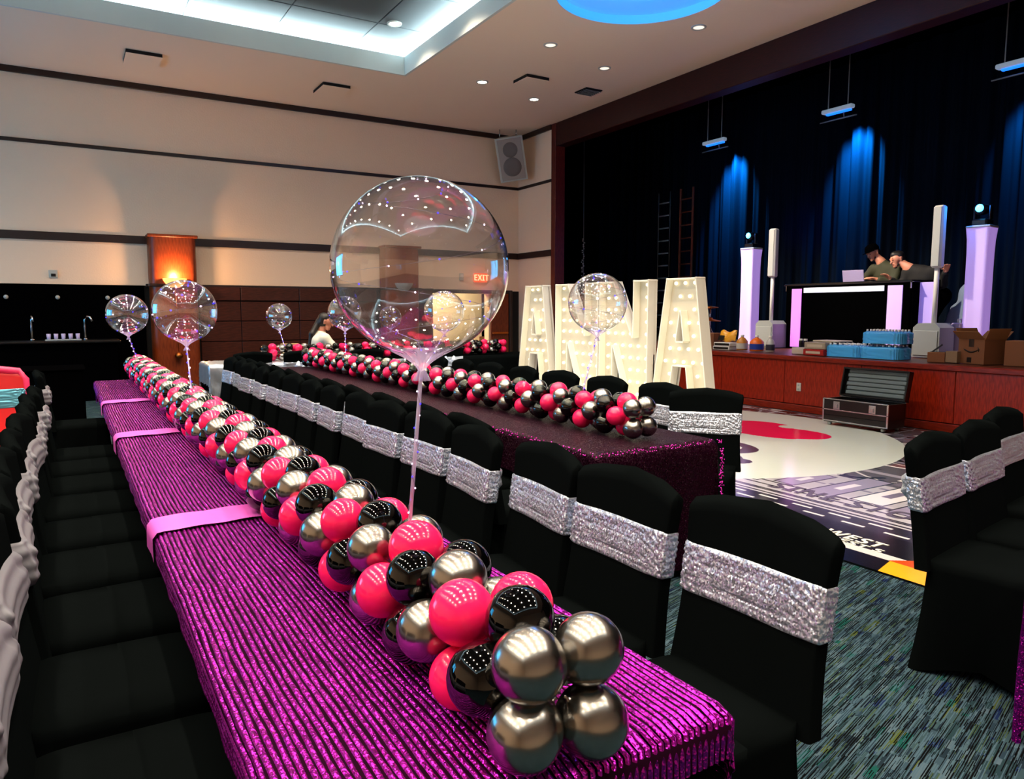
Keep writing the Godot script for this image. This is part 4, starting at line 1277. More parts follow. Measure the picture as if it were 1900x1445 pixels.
	# orange corner with its yellow kerb
	var vz := func(z: float) -> int: return int((z + 9.9) / 0.005)
	for x in range(42, 420):
		var z := -2.43 + 0.66 * (x - 42) / 190.0
		if vz.call(z) < Hh: im.fill_rect(Rect2i(x, vz.call(z), 1, Hh), Color(0.72, 0.26, 0.06))
	for x in 42:
		im.fill_rect(Rect2i(x, vz.call(-2.36 - 0.06 * x / 42.0), 1, Hh), Color(0.9, 0.62, 0.10))
	im.generate_mipmaps()
	var m := mat(Color.WHITE, 0.16)
	m.albedo_texture = ImageTexture.create_from_image(im)
	m.texture_repeat = false
	var s := st()
	var q := [Vector3(3.8, 0.012, -9.9), Vector3(8.88, 0.012, -9.9), Vector3(8.88, 0.012, 0.3), Vector3(3.8, 0.012, 0.3)]
	var uv := [Vector2(0, 0), Vector2(1, 0), Vector2(1, 1), Vector2(0, 1)]
	for k in [0, 1, 2, 0, 2, 3]:
		s.set_uv(uv[k]); s.add_vertex(q[k])
	for k in 4:
		var a: Vector3 = q[k]; var b: Vector3 = q[(k + 1) % 4]
		s.set_uv(Vector2(0.01, 0.01))
		quad(s, a, b, Vector3(b.x, 0.0, b.z), Vector3(a.x, 0.0, a.z), (a + b) * 0.5 - Vector3(6.3, 0, -4.8))
	var df := part("dance_floor", s, m, self)
	tag(df, "glossy printed dance floor with a white disc, pink bow and grey lettering", "dance floor")
	# flat lettering of the print; reads along +z, letter tops towards the stage
	var txt := func(t: String, x: float, z: float, size: float, c: Color, wide: float) -> void:
		var tm := TextMesh.new()
		tm.text = t; tm.font_size = 64; tm.pixel_size = size / 46.0; tm.depth = 0.002
		var f := SystemFont.new(); f.font_names = PackedStringArray(["Droid Sans"]); f.font_weight = 700
		tm.font = f
		tm.horizontal_alignment = HORIZONTAL_ALIGNMENT_LEFT
		var lm := mat(c, 0.2)
		var o := inst("floor_lettering", tm, df, Transform3D(Basis(Vector3(0, 0, 1), Vector3(1, 0, 0), Vector3(0, 1, 0)) * Basis.from_scale(Vector3(wide, 1, 1)), Vector3(x, 0.014, z)), lm)
		o.material_override = lm
	txt.call("WEST", 4.22, -3.0, 0.11, Color(0.85, 0.85, 0.82), 1.05)
	txt.call("WEST S", 4.12, -2.95, 0.06, Color(0.85, 0.85, 0.82), 1.5)
	txt.call("WEST", 3.93, -3.72, 0.07, Color(0.8, 0.8, 0.8), 1.0)
	txt.call("SINE STORY", 4.98, -4.05, 0.2, Color(0.3, 0.28, 0.35), 1.0)

# ---------------------------------------------------------------- everything small
func carton(label: String, at: Vector3, z: Vector3, turn: float, m: Material, flaps := 0.0) -> Node3D:
	var t := thing("carton", label, "cardboard box", at, turn)
	var s := st()
	var w := 0.008
	bx(s, Vector3(0, w / 2, 0), Vector3(z.x, w, z.z))
	for q in [-1, 1]:
		bx(s, Vector3(q * (z.x - w) / 2, z.y / 2, 0), Vector3(w, z.y, z.z)); bx(s, Vector3(0, z.y / 2, q * (z.z - w) / 2), Vector3(z.x - 2 * w, z.y, w))
	part("box_body", s, m, t)
	s = st()
	if flaps > 0.0:
		for q in [-1.0, 1.0]:
			bx(s, Vector3(q * (z.x / 2 + flaps * 0.38), z.y + flaps * 0.3, 0), Vector3(flaps, 0.006, z.z * 0.98), 0.0, Basis(Vector3(0, 0, 1), q * 0.7))
			bx(s, Vector3(0, z.y + flaps * 0.42, q * (z.z / 2 + flaps * 0.2)), Vector3(z.x * 0.98, 0.006, flaps), 0.0, Basis(Vector3(1, 0, 0), -q * 1.15))
	else:
		bx(s, Vector3(0, z.y + 0.004, 0), Vector3(z.x, 0.006, z.z))
	part("flap", s, M.carton_in if m == M.carton else m, t)
	return t

func small_things() -> void:
	dance_floor()
	var s: SurfaceTool
	# hanging loudspeaker in the corner
	var t := thing("hanging_loudspeaker", "white loudspeaker cabinet hanging tilted in the corner under the ceiling", "loudspeaker", Vector3(8.47, 4.72, -14.1), 0.0)
	var B := Basis(Vector3.UP, -0.5) * Basis(Vector3(1, 0, 0), 0.28) * Basis(Vector3(0, 0, 1), 0.16)
	s = st(); prism(s, PackedVector2Array([Vector2(-0.3, 0), Vector2(0.3, 0), Vector2(0.17, 0.4), Vector2(-0.17, 0.4)]), 0.92, Transform3D(B * Basis(Vector3(1, 0, 0), -PI / 2), B * Vector3(0, -0.46, 0))); var cab := part("cabinet", s, M.offwhite, t)
	s = st(); bx(s, B * Vector3(0, 0, 0.008), Vector3(0.52, 0.86, 0.014), 0.005, B); part("grille", s, mat(Color(0.62, 0.58, 0.54), 0.8), cab)
	for q in [[-0.16, 0.19, 0.36], [0.2, 0.15, 0.24]]:
		s = st(true); lathe(s, [Vector2(0, 0.02), Vector2(q[1] * 0.6, 0.012), Vector2(q[1], 0.018), Vector2(q[1] + 0.012, 0.0)], 20, Transform3D(B * Basis(Vector3(1, 0, 0), PI / 2), B * Vector3(0, q[0], 0.012))); part("driver", s, mat(Color(0.42, 0.39, 0.37), 0.7), cab)
	for q in [-0.18, 0.18]:
		s = st(true); var p := B * Vector3(q, 0.46, -0.2); tube(s, [p, Vector3(p.x, 0.64, p.z)], 0.012, 6); part("hanger", s, M.chrome, t)
	# exit sign
	t = thing("exit_sign", "glowing orange EXIT sign on the wall above the doorway", "exit sign", Vector3(8.02, 2.19, ZF))
	s = st(); bx(s, Vector3(0, 0, 0.04), Vector3(0.32, 0.2, 0.07), 0.01); part("housing", s, mat(Color(0.85, 0.4, 0.2), 0.5, 0.0, 0.75, Color(1.0, 0.28, 0.08)), t)
	var tm := TextMesh.new(); tm.text = "EXIT"; tm.font_size = 64; tm.pixel_size = 0.13 / 46.0; tm.depth = 0.006
	var f := SystemFont.new(); f.font_names = PackedStringArray(["Droid Sans"]); f.font_weight = 700; tm.font = f
	inst("lettering", tm, t, Transform3D(Basis(), Vector3(0, 0, 0.078)), mat(Color(1, 0.85, 0.7), 0.5, 0.0, 1.2, Color(1, 0.8, 0.6)))
	omni("exit_light", Vector3(8.02, 2.19, ZF + 0.2), Color(1, 0.35, 0.1), 0.03, 0.06)
	# small emergency light beside it, thermostat, outlet
	t = thing("wall_beacon", "small white alarm beacon left of the EXIT sign", "alarm beacon", Vector3(7.55, 2.2, ZF))
	s = st(); bx(s, Vector3(0, 0, 0.02), Vector3(0.1, 0.16, 0.04), 0.008); part("plate", s, M.offwhite, t)
	s = st(); bx(s, Vector3(0, 0.02, 0.055), Vector3(0.06, 0.07, 0.03), 0.008); part("strobe_lens", s, M.white, t)
	t = thing("thermostat", "small white thermostat on the beige wall above the dark bar", "thermostat", Vector3(-0.14, 2.07, ZF))
	s = st(); bx(s, Vector3(0, 0, 0.015), Vector3(0.13, 0.13, 0.03), 0.008); part("case", s, M.offwhite, t)
	s = st(); bx(s, Vector3(0.0, -0.02, 0.034), Vector3(0.07, 0.05, 0.012), 0.004); part("display", s, M.black_gloss, t)
	t = thing("wall_outlet", "small white power outlet on the wooden stage front", "power outlet", Vector3(XS - 0.03, 0.36, -6.94), -PI / 2)
	s = st(); bx(s, Vector3(0, 0, 0.006), Vector3(0.075, 0.12, 0.012), 0.004); part("plate", s, M.offwhite, t)
	for q in [-0.03, 0.03]:
		s = st(); bx(s, Vector3(0, q, 0.014), Vector3(0.035, 0.03, 0.006), 0.003); part("socket", s, M.grey, t)
	# dark bar at the left of the far wall
	s = st(); box2(s, Vector3(-5.2, 0, ZF), Vector3(1.22, 1.9, ZF + 0.05)); struct("trim_30", s, M.black, "black back panel of the bar")
	t = thing("bar_counter", "black bar counter in the dark left of the far wall", "bar counter", Vector3(-1.6, 0, -14.0))
	s = st(); bx(s, Vector3(0, 0.47, 0), Vector3(4.6, 0.94, 0.6), 0.01); part("cabinet", s, M.black, t)
	s = st(); bx(s, Vector3(0, 0.96, 0.02), Vector3(4.7, 0.04, 0.7), 0.01); part("counter_top", s, M.black_gloss, t)
	for k in 2:
		var c := Vector3([-0.48, 0.26][k], 0.98, -14.1)
		t = thing("bar_tap", ["straight chrome bar tap standing on the dark counter", "curved chrome gooseneck tap on the dark counter, right one"][k], "tap", c)
		s = st(true)
		tube(s, [Vector3.ZERO, Vector3(0, 0.22, 0), Vector3(0, 0.33, 0.01), Vector3(0.01 + 0.03 * k, 0.38, 0.04), Vector3(0.02 + 0.06 * k, 0.37, 0.08), Vector3(0.03 + 0.08 * k, 0.3, 0.1)], 0.016, 10); part("spout", s, M.chrome, t)
		s = st(true); lathe(s, [Vector2(0, 0), Vector2(0.035, 0), Vector2(0.03, 0.02), Vector2(0.018, 0.03)], 12); part("base", s, M.chrome, t)
	for k in 3:
		t = thing("bar_lamp", "tiny dim lamp on the black back panel, " + ["leftmost", "middle one", "right, above the clear balloon"][k], "wall lamp", Vector3([-0.82, -0.1, 0.64][k], 1.68, ZF + 0.05))
		s = st(true); ball(s, Vector3(0, 0, 0.02), 0.035, 10); part("lamp_globe", s, mat(Color(0.6, 0.6, 0.58), 0.5, 0.0, 0.12), t)
		s = st(); bx(s, Vector3(0, 0, -0.01), Vector3(0.05, 0.05, 0.02), 0.004); part("mount", s, M.grey, t)
	t = thing("glass_tray", "row of small glasses glinting on the dark bar counter", "glasses", Vector3(-0.05, 0.98, -13.85))
	s = st(); bx(s, Vector3(0, 0.01, 0), Vector3(0.5, 0.02, 0.2), 0.006); part("tray", s, M.grey, t)
	for i in 5:
		s = st(true); lathe(s, [Vector2(0, 0.02), Vector2(0.025, 0.02), Vector2(0.033, 0.11), Vector2(0.03, 0.11), Vector2(0.022, 0.03)], 12, Transform3D(Basis(), Vector3(-0.2 + i * 0.1, 0, 0))); part("glass", s, M.film, t)
	t = thing("side_table", "long black covered side table in the dark between the bar and the left chairs", "table", Vector3(-1.35, 0, -10.6))
	s = st(); bx(s, Vector3(0, 0.38, 0), Vector3(3.0, 0.74, 0.8), 0.03); part("black_cover", s, M.black, t)
	s = st(); bx(s, Vector3(0, 0.755, 0), Vector3(3.04, 0.02, 0.84), 0.008); part("tabletop", s, M.black, t)
	# bronze bell, sign
	t = thing("hanging_bell", "small round bronze bell hanging on a cord from the pilaster", "bell", Vector3(1.69, 0.66, ZF + 0.42))
	s = st(true); lathe(s, [Vector2(0, -0.05), Vector2(0.06, -0.045), Vector2(0.075, 0), Vector2(0.05, 0.05), Vector2(0.012, 0.065), Vector2(0, 0.07)], 16); part("bell_body", s, M.brass, t)
	s = st(true); tube(s, [Vector3(0, 0.06, 0), Vector3(0, 0.6, 0), Vector3(0, 1.2, -0.04)], 0.006, 5); part("cord", s, M.brass, t)
	t = thing("framed_sign", "small cream framed sign standing before the brown panelling", "framed sign", Vector3(2.8, 0.76, -11.0))
	s = st()
	for q in [[0, 0.02, 0.26, 0.03], [0, 0.2, 0.26, 0.03], [-0.115, 0.11, 0.03, 0.2], [0.115, 0.11, 0.03, 0.2]]: bx(s, Vector3(q[0], q[1], 0), Vector3(q[2], q[3], 0.025), 0.004)
	part("frame", s, mat(Color(0.75, 0.62, 0.42), 0.5), t)
	s = st(); bx(s, Vector3(0, 0.11, -0.004), Vector3(0.21, 0.17, 0.01)); part("card", s, mat(Color(0.8, 0.76, 0.64), 0.7), t)
	# flight case, open, before the stage
	t = thing("flight_case", "open black flight case with metal edges in front of the stage", "flight case", Vector3(8.38, 0.014, -5.52), -PI / 2)
	s = st()
	bx(s, Vector3(0, 0.09, -0.02), Vector3(0.86, 0.1, 0.36), 0.01)
	for q in [-1, 1]:
		bx(s, Vector3(q * 0.42, 0.235, -0.02), Vector3(0.02, 0.2, 0.36), 0.004); bx(s, Vector3(0, 0.235, -0.02 + q * 0.175), Vector3(0.86, 0.2, 0.02), 0.004)
	part("case_body", s, M.black_gloss, t)
	s = st()
	for y in [0.06, 0.2, 0.335]: bx(s, Vector3(0, y, 0.162), Vector3(0.88, 0.014, 0.012), 0.002)
	for q in [-1, 1]:
		bx(s, Vector3(q * 0.43, 0.2, 0.16), Vector3(0.022, 0.28, 0.016), 0.002)
	bx(s, Vector3(0, 0.34, -0.19), Vector3(0.88, 0.014, 0.012), 0.002)
	part("metal_edge", s, M.chrome, t)
	for q in [-0.24, 0.24]:
		s = st(); bx(s, Vector3(q, 0.26, 0.168), Vector3(0.09, 0.1, 0.016), 0.004); bx(s, Vector3(q, 0.25, 0.18), Vector3(0.04, 0.05, 0.014), 0.004); part("latch", s, M.chrome, t)
	var LB := Basis(Vector3(1, 0, 0), -0.22)
	s = st()
	bx(s, Vector3(0, 0.53, -0.27), Vector3(0.88, 0.36, 0.02), 0.004, LB)
	for q in [-1, 1]: bx(s, Vector3(q * 0.43, 0.53, -0.235), Vector3(0.02, 0.36, 0.09), 0.004, LB)
	bx(s, Vector3(0, 0.70, -0.265), Vector3(0.88, 0.02, 0.09), 0.004, LB); bx(s, Vector3(0, 0.355, -0.2), Vector3(0.88, 0.02, 0.09), 0.004, LB)
	part("lid", s, M.black_gloss, t)
	s = st()
	for i in 6:
		bx(s, Vector3(0.01 * (i % 2), 0.40 + i * 0.054, -0.218 - i * 0.012), Vector3(0.78, 0.05, 0.02 + 0.008 * (i % 3)), 0.009, LB)
	part("foam_lining", s, mat(Color(0.34, 0.4, 0.42), 0.7), t)
	for q in [[-0.36, 0.12], [0.36, 0.12], [-0.36, -0.16], [0.36, -0.16]]:
		s = st(true); tube(s, [Vector3(q[0] - 0.015, 0.026, q[1]), Vector3(q[0] + 0.015, 0.026, q[1])], 0.026, 12); part("caster", s, M.grey, t)
	stage_goods()

func stage_goods() -> void:
	var s: SurfaceTool
	var Y := 0.806
	var t: Node3D
	# water packs in blue film
	var proto: Node3D
	var wp := [[Vector3(9.5, Y, -6.5), "blue shrink-wrapped water pack, left one lying on the stage edge"], [Vector3(9.5, Y, -5.96), "blue shrink-wrapped water pack, lower right one on the stage edge"], [Vector3(9.5, Y + 0.205, -5.94), "blue shrink-wrapped water pack, on top of another pack"]]
	for k in 3:
		if k == 0:
			t = thing("water_pack", wp[0][1], "water pack", wp[0][0], -PI / 2, "water packs on the stage edge")
			s = st(true)
			for i in 6:
				for j in 4:
					var X := Transform3D(Basis(), Vector3(-0.215 + i * 0.086, 0, -0.13 + j * 0.086))
					lathe(s, [Vector2(0, 0), Vector2(0.031, 0.002), Vector2(0.032, 0.12), Vector2(0.026, 0.15), Vector2(0.012, 0.175)], 8, X)
			part("bottles", s, mat(Color(0.3, 0.6, 0.85, 0.6), 0.2), t).set_meta("kind", "stuff")
			s = st(true)
			for i in 6:
				for j in 4: lathe(s, [Vector2(0.014, 0.172), Vector2(0.014, 0.192), Vector2(0, 0.193)], 8, Transform3D(Basis(), Vector3(-0.215 + i * 0.086, 0, -0.13 + j * 0.086)))
			part("caps", s, M.white, t).set_meta("kind", "stuff")
			s = st(true)
			sheet(s, 72, 12, func(u: float, v: float) -> Vector3:
				var q := ring(u * TAU, 0.268, 0.182, 0.3)
				var rip := 0.007 * sin(u * TAU * 20.0) + 0.006 * fn.get_noise_2d(u * 40.0, v * 7.0)
				if v > 0.8:
					var w := 1.0 - (v - 0.8) / 0.2 * 0.3
					return Vector3(q.x * w, 0.155 + 0.01 * (v - 0.8) * 5.0, q.y * w)
				return Vector3(q.x + signf(q.x) * rip, 0.003 + v / 0.8 * 0.152, q.y + signf(q.y) * rip))
			part("blue_film", s, mat(Color(0.28, 0.68, 0.95), 0.2), t)
			proto = t
		else:
			dup(proto, wp[k][0], -PI / 2 + 0.06 * (k - 1), wp[k][1])
	# food boxes and jars
	var fb := [[Vector3(9.42, Y, -6.92), Vector3(0.36, 0.09, 0.3), Color(0.62, 0.06, 0.05), "red snack box under the grey one on the stage edge"], [Vector3(9.42, Y + 0.092, -6.92), Vector3(0.34, 0.1, 0.28), Color(0.62, 0.58, 0.5), "greyish snack box on top of the red one"], [Vector3(9.6, Y + 0.195, -6.85), Vector3(0.46, 0.022, 0.3), Color(0.7, 0.67, 0.6), "flat pale tray lying on the grey snack box"], [Vector3(9.5, Y, -7.27), Vector3(0.22, 0.1, 0.26), Color(0.75, 0.72, 0.68), "white carton left of the red snack box"]]
	for q in fb:
		t = thing("snack_box", q[3], "snack box", q[0], -PI / 2 + rng.randf_range(-0.08, 0.08))
		s = st(); bx(s, Vector3(0, q[1].y / 2, 0), q[1], 0.008); part("box_body", s, mat(q[2], 0.5), t)
		s = st(); bx(s, Vector3(0, q[1].y * 0.5, q[1].z / 2 + 0.001), Vector3(q[1].x * 0.7, q[1].y * 0.4, 0.003)); part("printed_panel", s, mat(Color(0.75, 0.7, 0.62), 0.5), t)
	for k in 2:
		t = thing("spice_jar", ["small dark jar with white lid, left of two behind the white carton", "small dark jar with white lid, right of two behind the white carton"][k], "jar", Vector3(9.62, Y + 0.1, -7.33 + k * 0.08))
		t.position.x = 9.52; t.position.y = Y + 0.102
		s = st(true); lathe(s, [Vector2(0, 0), Vector2(0.03, 0), Vector2(0.03, 0.09), Vector2(0.024, 0.1)], 12); part("jar_body", s, M.black_gloss, t)
		s = st(true); lathe(s, [Vector2(0.028, 0.1), Vector2(0.028, 0.125), Vector2(0, 0.127)], 12); part("lid", s, M.white, t)
	# juice jugs with blue labels
	for k in 3:
		var p: Vector3 = [Vector3(9.5, Y, -8.45), Vector3(9.5, Y, -8.15), Vector3(9.5, Y, -7.88)][k]
		t = thing("juice_jug", ["orange juice jug with blue label, left of three, beside the snack cartons", "orange juice jug with blue label, middle one before the left loudspeaker", "slim white-capped jug, right of the juice jugs"][k], "jug", p, 0.0)
		var w: float = [0.09, 0.11, 0.068][k]
		s = st(true); lathe(s, [Vector2(0, 0), Vector2(w, 0.004), Vector2(w, 0.15), Vector2(w * 0.55, 0.2), Vector2(0.025, 0.215), Vector2(0.025, 0.23)], 16); part("jug_body", s, mat([Color(0.75, 0.5, 0.2), Color(0.9, 0.42, 0.08), Color(0.75, 0.75, 0.72)][k], 0.3), t)
		s = st(true); lathe(s, [Vector2(w * 1.015, 0.03), Vector2(w * 1.015, 0.12)], 16); part("label_wrap", s, mat([Color(0.75, 0.74, 0.7), Color(0.06, 0.22, 0.6), Color(0.12, 0.13, 0.2)][k], 0.5), t)
		s = st(true); lathe(s, [Vector2(0.03, 0.228), Vector2(0.03, 0.255), Vector2(0, 0.257)], 12); part("cap", s, M.white, t)
	# snack cartons, yellow bag, brown carton at the left
	carton("brown carton at the left end of the stage goods, behind the last letter", Vector3(9.55, Y, -9.14), Vector3(0.3, 0.26, 0.26), 0.1, M.carton)
	for k in 2:
		t = thing("snack_carton", ["black and white snack carton, lower one beside the last letter", "black and white snack carton, upper one under the yellow bag"][k], "carton", Vector3(9.48, Y + 0.062 * k, -8.78 + 0.02 * k), -PI / 2)
		s = st(); bx(s, Vector3(0, 0.03, 0), Vector3(0.36, 0.06, 0.24), 0.005); part("carton_body", s, M.white, t)
		s = st(); bx(s, Vector3(0, 0.03, 0.121), Vector3(0.32, 0.035, 0.003)); part("printed_panel", s, M.black_gloss, t)
	t = thing("chip_bag", "crumpled yellow bag with black print on the snack cartons", "snack bag", Vector3(9.52, Y + 0.125, -8.8), -PI / 2)
	s = st(true)
	for q in [1.0, -1.0]:
		sheet(s, 14, 14, func(u: float, v: float) -> Vector3:
			var e := sin(u * PI) * sin(v * PI)
			return Vector3((u - 0.5) * 0.36, 0.006 + v * 0.18 + 0.02 * sin(u * 9.0), q * (0.055 * sqrt(e) + 0.012 * e * fn.get_noise_2d(u * 8.0, v * 8.0)) - v * 0.05), q < 0.0)
	part("bag_body", s, mat(Color(0.85, 0.6, 0.12), 0.35), t)
	s = st(true); sheet(s, 8, 6, func(u: float, v: float) -> Vector3:
		return Vector3(-0.15 + u * 0.13, 0.03 + v * 0.08, 0.062 - 0.03 * v), false)
	part("print", s, M.black_gloss, t)
	# cartons at the right, one with a curved arrow mark and tape
	t = carton("tall open carton with a dark curved arrow mark, before the right column", Vector3(9.6, Y, -4.78), Vector3(0.34, 0.31, 0.36), -0.25, M.carton, 0.14)
	s = st(true)
	var arc := []
	for i in 9: arc.append(Vector3(-0.172, 0.18 - 0.035 * sin(PI * i / 8.0), -0.1 + 0.2 * i / 8.0))
	tube(s, arc, [0.005, 0.007, 0.008, 0.009, 0.01, 0.009, 0.008, 0.006, 0.004], 6)
	tube(s, [Vector3(-0.172, 0.205, 0.09), Vector3(-0.172, 0.18, 0.11), Vector3(-0.172, 0.155, 0.1)], 0.005, 6)
	part("arrow_mark", s, M.black_gloss, t)
	s = st(); bx(s, Vector3(-0.171, 0.26, 0), Vector3(0.004, 0.1, 0.07)); part("tape", s, mat(Color(0.15, 0.09, 0.06), 0.4), t)
	s = st(); bx(s, Vector3(-0.172, 0.05, -0.02), Vector3(0.004, 0.06, 0.06)); part("dark_print", s, M.black_gloss, t)
	carton("plain brown carton at the right edge of the stage view", Vector3(9.62, Y, -4.3), Vector3(0.3, 0.29, 0.34), 0.1, M.carton)
	t = carton("small brown carton with black strap mark before the right loudspeaker", Vector3(9.45, Y, -5.22), Vector3(0.18, 0.12, 0.2), 0.2, M.carton)
	s = st(); bx(s, Vector3(-0.02, 0.16, -0.03), Vector3(0.012, 0.02, 0.2), 0.003, Basis(Vector3(1, 0, 0), -0.7)); bx(s, Vector3(-0.02, 0.125, 0.02), Vector3(0.012, 0.014, 0.22), 0.003); part("black_strap", s, M.black_gloss, t)
	carton("small pale carton right of the strapped one", Vector3(9.47, Y, -5.03), Vector3(0.16, 0.14, 0.14), 0.0, mat(Color(0.5, 0.4, 0.3), 0.8))
	# lavender box behind the right loudspeaker
	t = thing("equipment_case", "lavender-lit white case standing behind the right loudspeaker", "equipment case", Vector3(10.62, Y, -5.6))
	s = st(); bx(s, Vector3(0, 0.24, 0), Vector3(0.2, 0.48, 0.14), 0.015); part("case_body", s, mat(Color(0.6, 0.55, 0.72), 0.5), t)
	s = st(true); tube(s, [Vector3(-0.05, 0.48, 0), Vector3(-0.04, 0.53, 0), Vector3(0.04, 0.53, 0), Vector3(0.05, 0.48, 0)], 0.012, 8); part("handle", s, M.grey, t)
	# cymbal stand and papers beside the last letter
	t = thing("cymbal_stand", "metal cymbal stand behind the last marquee letter", "cymbal stand", Vector3(10.2, Y, -9.85))
	s = st(true); tube(s, [Vector3(0, 0.2, 0), Vector3(0, 0.72, 0)], 0.014, 8); part("pole", s, M.chrome, t)
	for i in 3:
		var a := TAU * i / 3.0
		s = st(true); tube(s, [Vector3(cos(a) * 0.25, 0.01, sin(a) * 0.25), Vector3(0, 0.35, 0)], 0.01, 6); part("leg", s, M.chrome, t)
	s = st(true); lathe(s, [Vector2(0.0, 0.05), Vector2(0.04, 0.045), Vector2(0.06, 0.02), Vector2(0.2, 0.0), Vector2(0.2, -0.004), Vector2(0, 0.02)], 20, Transform3D(Basis(Vector3(1, 0, 0), 0.12), Vector3(0, 0.48, 0))); part("cymbal", s, M.brass, t)
	s = st(true); lathe(s, [Vector2(0.0, 0.04), Vector2(0.03, 0.035), Vector2(0.15, 0.0), Vector2(0.15, -0.004), Vector2(0, 0.02)], 20, Transform3D(Basis(Vector3(1, 0, 0), -0.1), Vector3(0, 0.7, 0))); part("cymbal", s, M.brass, t)

# ---------------------------------------------------------------- people
func eyes(p: Node3D, c: Vector3, fw: Vector3, up: Vector3) -> void:
	var sd := fw.cross(up).normalized()
	for q in [-1.0, 1.0]:
		var s := st(true); ball(s, c + up * 0.008 + fw * 0.091 + sd * q * 0.031, 0.0095, 8); part("eye", s, M.black_gloss, p)
		s = st(true); tube(s, [c + up * 0.034 + fw * 0.096 + sd * q * 0.015, c + up * 0.037 + fw * 0.093 + sd * q * 0.045], 0.005, 6); part("eyebrow", s, M.black, p)
	var s2 := st(true); tube(s2, [c - up * 0.057 + fw * 0.097 - sd * 0.02, c - up * 0.06 + fw * 0.1, c - up * 0.057 + fw * 0.097 + sd * 0.02], 0.005, 6); part("mouth", s2, mat(Color(0.5, 0.2, 0.17), 0.5), p)

func people() -> void:
	var skin := mat(Color(0.78, 0.52, 0.42), 0.5)
	skin.subsurf_scatter_enabled = true; skin.subsurf_scatter_strength = 0.1
	var hair := mat(Color(0.03, 0.02, 0.018), 0.5)
	# woman behind the far table, sitting and leaning over it towards the right
	var at := Vector3(3.32, 0, -11.42)
	var p := thing("person", "dark-haired woman in a white blouse leaning over the far table", "person", at, 0.0)
	var hc := Vector3(0.14, 1.285, 0.05)
	var fw := Vector3(0.9, -0.28, 0.34).normalized()
	var up := (Vector3.UP - fw * fw.y).normalized()
	var nk := Vector3(0.08, 1.16, 0.02)
	var shL := Vector3(0.08, 1.03, 0.19); var shR := Vector3(0.06, 1.04, -0.17)
	var elL := Vector3(0.26, 0.83, 0.30); var elR := Vector3(0.28, 0.84, -0.20)
	var wrL := Vector3(0.47, 0.80, 0.33); var wrR := Vector3(0.5, 0.81, -0.08)
	var hip := Vector3(-0.14, 0.56, 0)
	var s := st(true)
	var legs := [[hip + Vector3(0, -0.02, 0.1), Vector3(0.3, 0.52, 0.12), 0.095, 0.065], [Vector3(0.3, 0.52, 0.12), Vector3(0.28, 0.08, 0.12), 0.06, 0.042], [Vector3(0.28, 0.05, 0.12), Vector3(0.43, 0.03, 0.13), 0.04, 0.03],
		[hip + Vector3(0, -0.02, -0.1), Vector3(0.3, 0.52, -0.12), 0.095, 0.065], [Vector3(0.3, 0.52, -0.12), Vector3(0.28, 0.08, -0.12), 0.06, 0.042], [Vector3(0.28, 0.05, -0.12), Vector3(0.43, 0.03, -0.13), 0.04, 0.03]]
	var trunk := [[hip, Vector3(-0.06, 0.76, 0), 0.14, 0.115], [Vector3(-0.06, 0.76, 0), Vector3(0.04, 0.98, 0), 0.115, 0.12], [Vector3(0.02, 0.98, 0.08), Vector3(0.02, 0.98, -0.08), 0.105, 0.105], [Vector3(0.06, 1.04, 0), nk, 0.07, 0.05], [shL, shR, 0.06, 0.06]]
	var arms := [[shL, elL, 0.055, 0.043], [elL, wrL, 0.042, 0.028], [shR, elR, 0.055, 0.043], [elR, wrR, 0.042, 0.028]]
	flesh(s, trunk + arms + legs + [[nk, hc - fw * 0.02, 0.05, 0.055]], 0.016, 0.05)
	flesh(s, head_bones(hc, fw, up), 0.006, 0.02)
	flesh(s, hand_bones(wrL, (wrL - elL).normalized(), Vector3(0, -1, 0), Vector3(0, 0, -1), 0.35), 0.004, 0.012)
	flesh(s, hand_bones(wrR, (wrR - elR).normalized(), Vector3(0, -1, 0), Vector3(0, 0, 1), 0.35), 0.004, 0.012)
	var body := part("body", s, skin, p)
	s = st(true)
	var fat := func(L: Array, d: float) -> Array:
		var o := []
		for b in L: o.append([b[0], b[1], b[2] + d, b[3] + d])
		return o
	flesh(s, fat.call(trunk.slice(0, 3) + [trunk[4], [trunk[3][0], trunk[3][0].lerp(nk, 0.55), 0.07, 0.058]], 0.014) + fat.call([[shL, elL, 0.057, 0.046], [elL, elL.lerp(wrL, 0.75), 0.045, 0.036], [shR, elR, 0.057, 0.046], [elR, elR.lerp(wrR, 0.75), 0.045, 0.036]], 0.013), 0.016, 0.05)
	part("white_blouse", s, mat(Color(0.82, 0.82, 0.76), 0.7), p)
	s = st(true); flesh(s, fat.call(legs.slice(0, 2) + legs.slice(3, 5), 0.012) + [[hip + Vector3(0, -0.03, 0.05), hip + Vector3(0, -0.03, -0.05), 0.15, 0.15]], 0.018, 0.04); part("trousers", s, M.black, p)
	s = st(true)
	flesh(s, [[hc - fw * 0.035 + up * 0.035, hc - fw * 0.045 - up * 0.01, 0.096, 0.09], [hc + up * 0.072 + fw * 0.03, hc + up * 0.05 - fw * 0.05, 0.06, 0.07], [hc - fw * 0.1 - up * 0.03, Vector3(-0.08, 1.1, 0.05), 0.05, 0.042], [Vector3(-0.08, 1.1, 0.05), Vector3(-0.15, 0.82, 0.06), 0.044, 0.018]], 0.008, 0.03)
	part("hair", s, hair, p)
	eyes(body, hc, fw, up)
	# her stool
	var stl := thing("stool", "dark stool under the woman behind the far table", "stool", at + Vector3(-0.14, 0, 0))
	s = st(true); lathe(s, [Vector2(0, 0.4), Vector2(0.17, 0.39), Vector2(0.18, 0.37), Vector2(0.17, 0.34), Vector2(0, 0.34)], 20); part("seat", s, M.black, stl)
